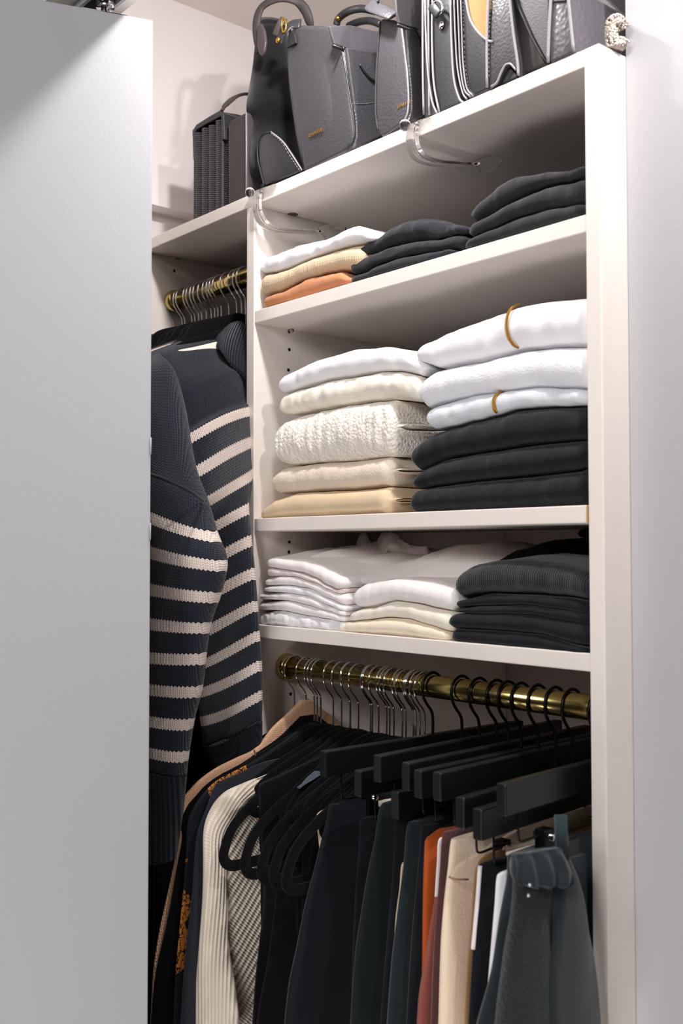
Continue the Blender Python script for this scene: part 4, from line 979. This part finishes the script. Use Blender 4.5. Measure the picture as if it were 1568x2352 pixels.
# hook clasp at its top left
part('clasp_tab', mktube(spline([atY(640, 100, -.004), atY(645, 84, -.004), atY(655, 70, -.002), atY(668, 57, .004), (atY(690, 54, .012))], 5), 0, 10, flat=((.2, -.9, .3), .002, .0085)), L['smooth'], s1)
part('clasp_tab', mktube(spline([atY(632, 82, -.002), atY(638, 66, -.002), atY(645, 52, 0), atY(652, 42, .004)], 5), 0, 10, flat=((.6, -.8, .2), .002, .006)), L['brown'], s1)
part('ring', mktube(spline([atY(652 + 5 * math.cos(t * PI / 4), 58 + 16 * math.sin(t * PI / 4), -.006) for t in range(8)], 4, closed=True), .0014, 8, closed=True), M['gold'], s1)
part('stud', ball(atY(638, 92, -.008), .0045, 2, (1, .5, 1)), M['gold'], s1)
part('corner_tab', prism([atY(x, y, .002) for x, y in [(664, 66), (676, 78), (680, 98), (668, 104), (657, 112), (660, 88)]], (0, .003, 0), .001), L['smooth'], s1, False)
# handles of the tote pair
for pts, nm in (([(772, 58, .10), (778, 42, .10), (800, 26, .10), (830, 20, .11), (862, 26, .12)], 'handle'), ([(800, 60, .12), (825, 50, .12), (850, 48, .12), (875, 56, .12)], 'handle')):
    part(nm, mktube(spline([atY(*p) for p in pts], 6), .0055, 10), L['smooth'], s1)
part('handle_stud', ball(atY(776, 42, .094), .0035, 2), M['gold'], s1)

s2 = structured('leather_satchel', 'second black pebbled leather bag with notched flap, right of the large tote',
    [(872, 52), (876, 42), (905, 45), (922, 58), (932, 150), (938, 220), (936, 262), (930, 276), (890, 306), (876, 314), (866, 300), (862, 250), (864, 150)],
    [(922, 60), (930, 120), (936, 180), (938, 225), (936, 258), (930, 274)], .004, .19, None, None)
sX2 = atY(938, 220, .004).x
part('side_wall', prism([atX(x, y, sX2 - .004) for x, y in [(925, 66), (985, 80), (985, 262), (932, 280), (938, 255), (938, 220)]], (.005, 0, 0), .0015), L['pebble'], s2, False)
part('flap', prism([atX(x, y, atY(925, 60, .004).x + .006) for x, y in [(903, -20), (990, -20), (990, 108), (968, 103), (955, 70), (912, 56), (906, 30)]], (.004, 0, 0), .0012), L['matte'], s2, False)
part('flap_edge', mktube([atX(x, y, atY(925, 60, .004).x + .0105) for x, y in [(912, 58), (955, 72), (968, 105), (990, 110)]], .002, 8), plain('black_edge_paint2', (10, 10, 12), .4), s2)
part('strap', mktube(spline([atY(905, 36, -.004), atY(880, 26, -.006), atY(860, 18, -.004), atY(852, 10, .004), atY(866, -2, .012), atY(890, -12, .02)], 6), 0, 12, flat=((.1, -.7, .7), .002, .010)), L['pebble'], s2)
part('strap_pin', ball(atY(868, 4, .0), .0022, 1), M['hole'], s2)
part('front_edge', mktube(spline([atY(x, y, .0035) for x, y in [(873, 50), (865, 150), (862, 250), (868, 300)]], 6), .0012, 8), L['smooth'], s2)
text_mesh('SENREVE', .0052, M['gold'], s2, atY(912, 250, .0032), atY(933, 240, .0032) - atY(912, 250, .0032), (0, 0, 1))

# saddle bag with silver ring
s3 = thing('ring_bag', 'smooth black bag with rolled edges and a silver ring beside the second pebbled bag', 'handbag', (-.24, .05, 0))
part('body', slab([(992, -40), (1036, -40), (1040, 100), (1046, 180), (1058, 228), (1062, 236), (1010, 262), (1002, 250), (993, 180), (990, 90)], .006, .17, .008, 4), L['smooth'], s3, True)
for pts in ([(971, -20), (971, 150), (973, 262)], [(984, -20), (985, 150), (986, 264)]):
    part('back_panel_edge', mktube(spline([pz(x, y, .012, .001) for x, y in pts], 5), .0016, 8), L['edge'], s3)
part('back_panel', slab([(972, -40), (986, -40), (988, 120), (990, 200), (1000, 266), (974, 276)], .013, .17, .002), L['smooth'], s3, False)
for k, pts in enumerate(([(976, -20), (978, 80), (983, 170), (992, 232), (1004, 262)], [(993, -20), (992, 90), (996, 190), (1008, 256)], [(1034, -20), (1037, 100), (1042, 180), (1054, 225), (1064, 238)])):
    part('rolled_edge', mktube(spline([pz(x, y, .004, .0012) for x, y in pts], 6), .0014, 8), L['edge'], s3)
ring = spline([atY(1004 + 12 * math.cos(t * PI / 4), 18 + 16 * math.sin(t * PI / 4), -.003) for t in range(8)], 4, closed=True)
part('ring', mktube(ring, .0015, 8, closed=True), M['chrome'], s3)
part('ring_loop', mktube(spline([atY(990, 12, -.002), atY(998, 22, -.005), atY(1008, 34, -.004)], 4), 0, 8, flat=((0, -1, .2), .0018, .006)), L['smooth'], s3)
part('stud', ball(atY(1013, 58, .004), .0045, 2, (1, .5, 1.2)), M['chrome'], s3)

# black bag with tan lined flap
s4 = thing('flap_bag', 'glossy black bag with stitched edge and a tan-lined flap, centre of the row', 'handbag', (-.20, .05, 0))
part('body', slab([(1046, -40), (1120, -40), (1122, 205), (1076, 227), (1068, 222), (1058, 190), (1052, 120), (1048, 50)], .008, .17, .006, 4), L['smooth'], s4, True)
for pts in ([(1042, -20), (1046, 90), (1051, 160), (1062, 212), (1072, 228)], [(1050, -20), (1054, 80), (1057, 150), (1066, 205), (1080, 222)], [(1058, -20), (1061, 80), (1064, 150), (1072, 202), (1086, 220)]):
    P = spline([pz(x, y, .006, .0012) for x, y in pts], 6); part('rolled_edge', mktube(P, .0012, 8), L['edge'], s4)
stitch([p + Vector((.003, 0, 0)) for p in P], s4, .0004)
flp = [(1068, -30), (1072, 10), (1080, 45), (1096, 72), (1118, 92), (1130, 96), (1130, -30)]
part('flap', prism([atY(x, y, -.002) for x, y in flp], (0, .004, 0), .001), L['tan'], s4, False, 'tan lining of the open flap')
part('flap_edge', mktube(spline([atY(x, y, -.003) for x, y in flp[:-1]], 5), .0016, 8), L['edge'], s4)

# pebbled bag with notch
s5 = thing('pebbled_bag', 'black pebbled bag with an arched notch at the bottom of its side', 'handbag', (-.14, .05, 0))
part('body', slab([(1122, -40), (1168, -40), (1176, 60), (1186, 130), (1188, 176), (1182, 160), (1172, 148), (1160, 150), (1150, 168), (1138, 192), (1124, 204), (1118, 190), (1118, 100)], -.002, .17, .003, 3), L['pebble'], s5, True)
for pts in ([(1122, -20), (1118, 90), (1118, 200)], [(1168, -20), (1178, 70), (1188, 140), (1190, 176)]):
    part('rolled_edge', mktube(spline([pz(x, y, -.004, .001) for x, y in pts], 5), .0016, 8), L['edge'], s5)
part('notch_piping', mktube(spline([pz(x, y, -.004, .001) for x, y in [(1128, 202), (1140, 190), (1150, 168), (1160, 150), (1172, 147), (1184, 160)]], 6), .0013, 8), L['edge'], s5)
stitch(spline([atY(x, y, -.0035) for x, y in [(1127, -10), (1123, 90), (1123, 180)]], 3), s5, .0004)
part('base', slab([(1140, 198), (1160, 160), (1172, 156), (1186, 172), (1186, 178)], .004, .16, .001), L['smooth'], s5, False)

# dark flap bag
s6 = thing('envelope_bag', 'dark smooth bag with a diagonal flap between two pebbled bags', 'handbag', (-.10, .05, 0))
part('body', slab([(1186, -40), (1256, -40), (1256, 146), (1194, 174), (1190, 150)], .012, .15, .003), L['brown'], s6, True)
part('flap', prism([atY(x, y, .004) for x, y in [(1180, -40), (1260, -40), (1260, 150), (1245, 128), (1222, 84), (1192, 12)]], (0, .006, 0), .0015), L['matte'], s6, False)
part('flap_edge', mktube([atY(x, y, .0035) for x, y in [(1184, -10), (1190, 12), (1222, 86), (1246, 130), (1257, 148)]], .0022, 8), plain('black_edge_paint3', (10, 10, 12), .4), s6)

# light pebbled bag
s7 = thing('grey_pebbled_bag', 'coarse-grained black bag with pale piped edges, second from the right', 'handbag', (-.05, .05, 0))
part('body', slab([(1266, -40), (1302, -40), (1312, 60), (1318, 120), (1262, 146), (1260, 80)], -.002, .16, .003, 3), L['pebble2'], s7, True)
for pts in ([(1266, -20), (1261, 60), (1258, 146)], [(1303, -20), (1310, 50), (1317, 122)]):
    part('rolled_edge', mktube(spline([pz(x, y, -.004, .001) for x, y in pts], 5), .0018, 8), L['edge'], s7)
part('top_band', slab([(1268, -4), (1298, -6), (1298, 3), (1270, 5)], -.004, .002, .001), L['smooth'], s7, False)
# matte bag at right
s8 = thing('matte_bag', 'matte charcoal bag with a triangular handle opening, furthest right', 'handbag', (-.03, .08, 0))
part('body', prism([(max(-.16, p.x), p.y, max(p.z, .0006)) for p in [atY(x, y, .10) for x, y in [(1316, -60), (1340, -60), (1450, 48), (1460, 160), (1316, 160)]]], (0, .08, 0), .003), L['matte'], s8, False)
for a, b in (((1300, -12), (1402, 68)), ((1316, 34), (1398, 74)), ((1312, 8), (1316, 34))):
    part('handle_edge', mktube([atY(a[0], a[1], .096), atY(b[0], b[1], .096)], .0032, 8), plain('black_rubber_edge', (22, 24, 27), .5), s8)
# sparkly bracelet
s9 = thing('sequin_bracelet', 'silver sequinned bangle standing on the right end of the shelf', 'bracelet', (-.01, .03, 0))
P = spline([atY(1440, 60, .035), atY(1430, 50, .03), atY(1416, 50, .026), atY(1406, 62, .024), atY(1406, 85, .024), atY(1410, 102, .026), atY(1420, 118, .03), atY(1432, 128, .036)], 8)
P = [Vector((min(p.x, .006), p.y, max(p.z, .0075))) for p in P]
part('band', mktube(P, .0068, 10), M['silver'], s9)
bm = bmesh.new()
for p in P:
    for k in range(9):
        t = 2 * PI * k / 9 + random.random(); bmesh.ops.create_icosphere(bm, subdivisions=1, radius=.0015, matrix=Matrix.Translation(p + Vector((math.cos(t) * .0066, -abs(math.sin(t)) * .0066, math.sin(t) * .005))))
q = part('sequins', bm, M['silver'], s9, False); q['kind'] = 'stuff'
part('charm', ball(atY(1396, 92, .022), .004, 1, (1.2, .6, .8)), M['silver'], s9)

# clear acrylic purse hooks over the shelf edge
def acr(dx_px, label, off):
    ox, oy = off
    o = thing('acrylic_hook', label, 'hook', atY(945 + ox, 300 + oy, -.005))
    def q(x, y, Y): return atY(x + ox, y + oy, Y)
    path = [q(975, 272, .012) , q(952, 284, -.0035), q(946, 310, -.006), q(950, 340, -.006), q(966, 362, .006), q(1000, 374, .03), (q(1050, 378, .07)), (q(1090, 380, .10))]
    path[0].z = .0035
    P = spline(path, 8)
    part('arm', _band(P, .020, .0024), M['acrylic'], o)
    F1 = [q(1085, 372, .10), q(1105, 362, .105), q(1130, 355, .11), q(1148, 368, .11), q(1148, 380, .11), q(1125, 392, .108), q(1104, 398, .104), q(1092, 384, .10)]
    part('tip', prism(F1, (0, .0035, 0), .001), M['acrylic'], o, False)
    part('knob', ball(q(930, 288, -.008), .0075, 3), M['acrylic'], o)
    part('clip', prism([q(940, 284, -.004), q(985, 268, -.004), q(985, 276, -.004), q(944, 294, -.004)], (0, .02, 0), .0008), M['acrylic'], o, False)
    return o
def _band(P, w, th):
    bm = bmesh.new(); rings = []
    X = Vector((1, 0, 0))
    for i, p in enumerate(P):
        t = (P[min(i + 1, len(P) - 1)] - P[max(i - 1, 0)]).normalized(); e = (X - t * X.dot(t)).normalized(); n_ = t.cross(e)
        rings.append([bm.verts.new(p + e * a * w / 2 + n_ * b * th / 2) for a, b in ((-1, -1), (1, -1), (1, 1), (-1, 1))])
    for A_, B_ in zip(rings, rings[1:]):
        for j in range(4): bm.faces.new((A_[j], A_[(j + 1) % 4], B_[(j + 1) % 4], B_[j]))
    bm.faces.new(rings[0]); bm.faces.new(rings[-1][::-1]); return bm
acr(0, 'clear acrylic hook over the top shelf edge below the second pebbled bag', (0, 0))
acr(0, 'clear acrylic hook over the top shelf edge at the divider', (-356, 154))
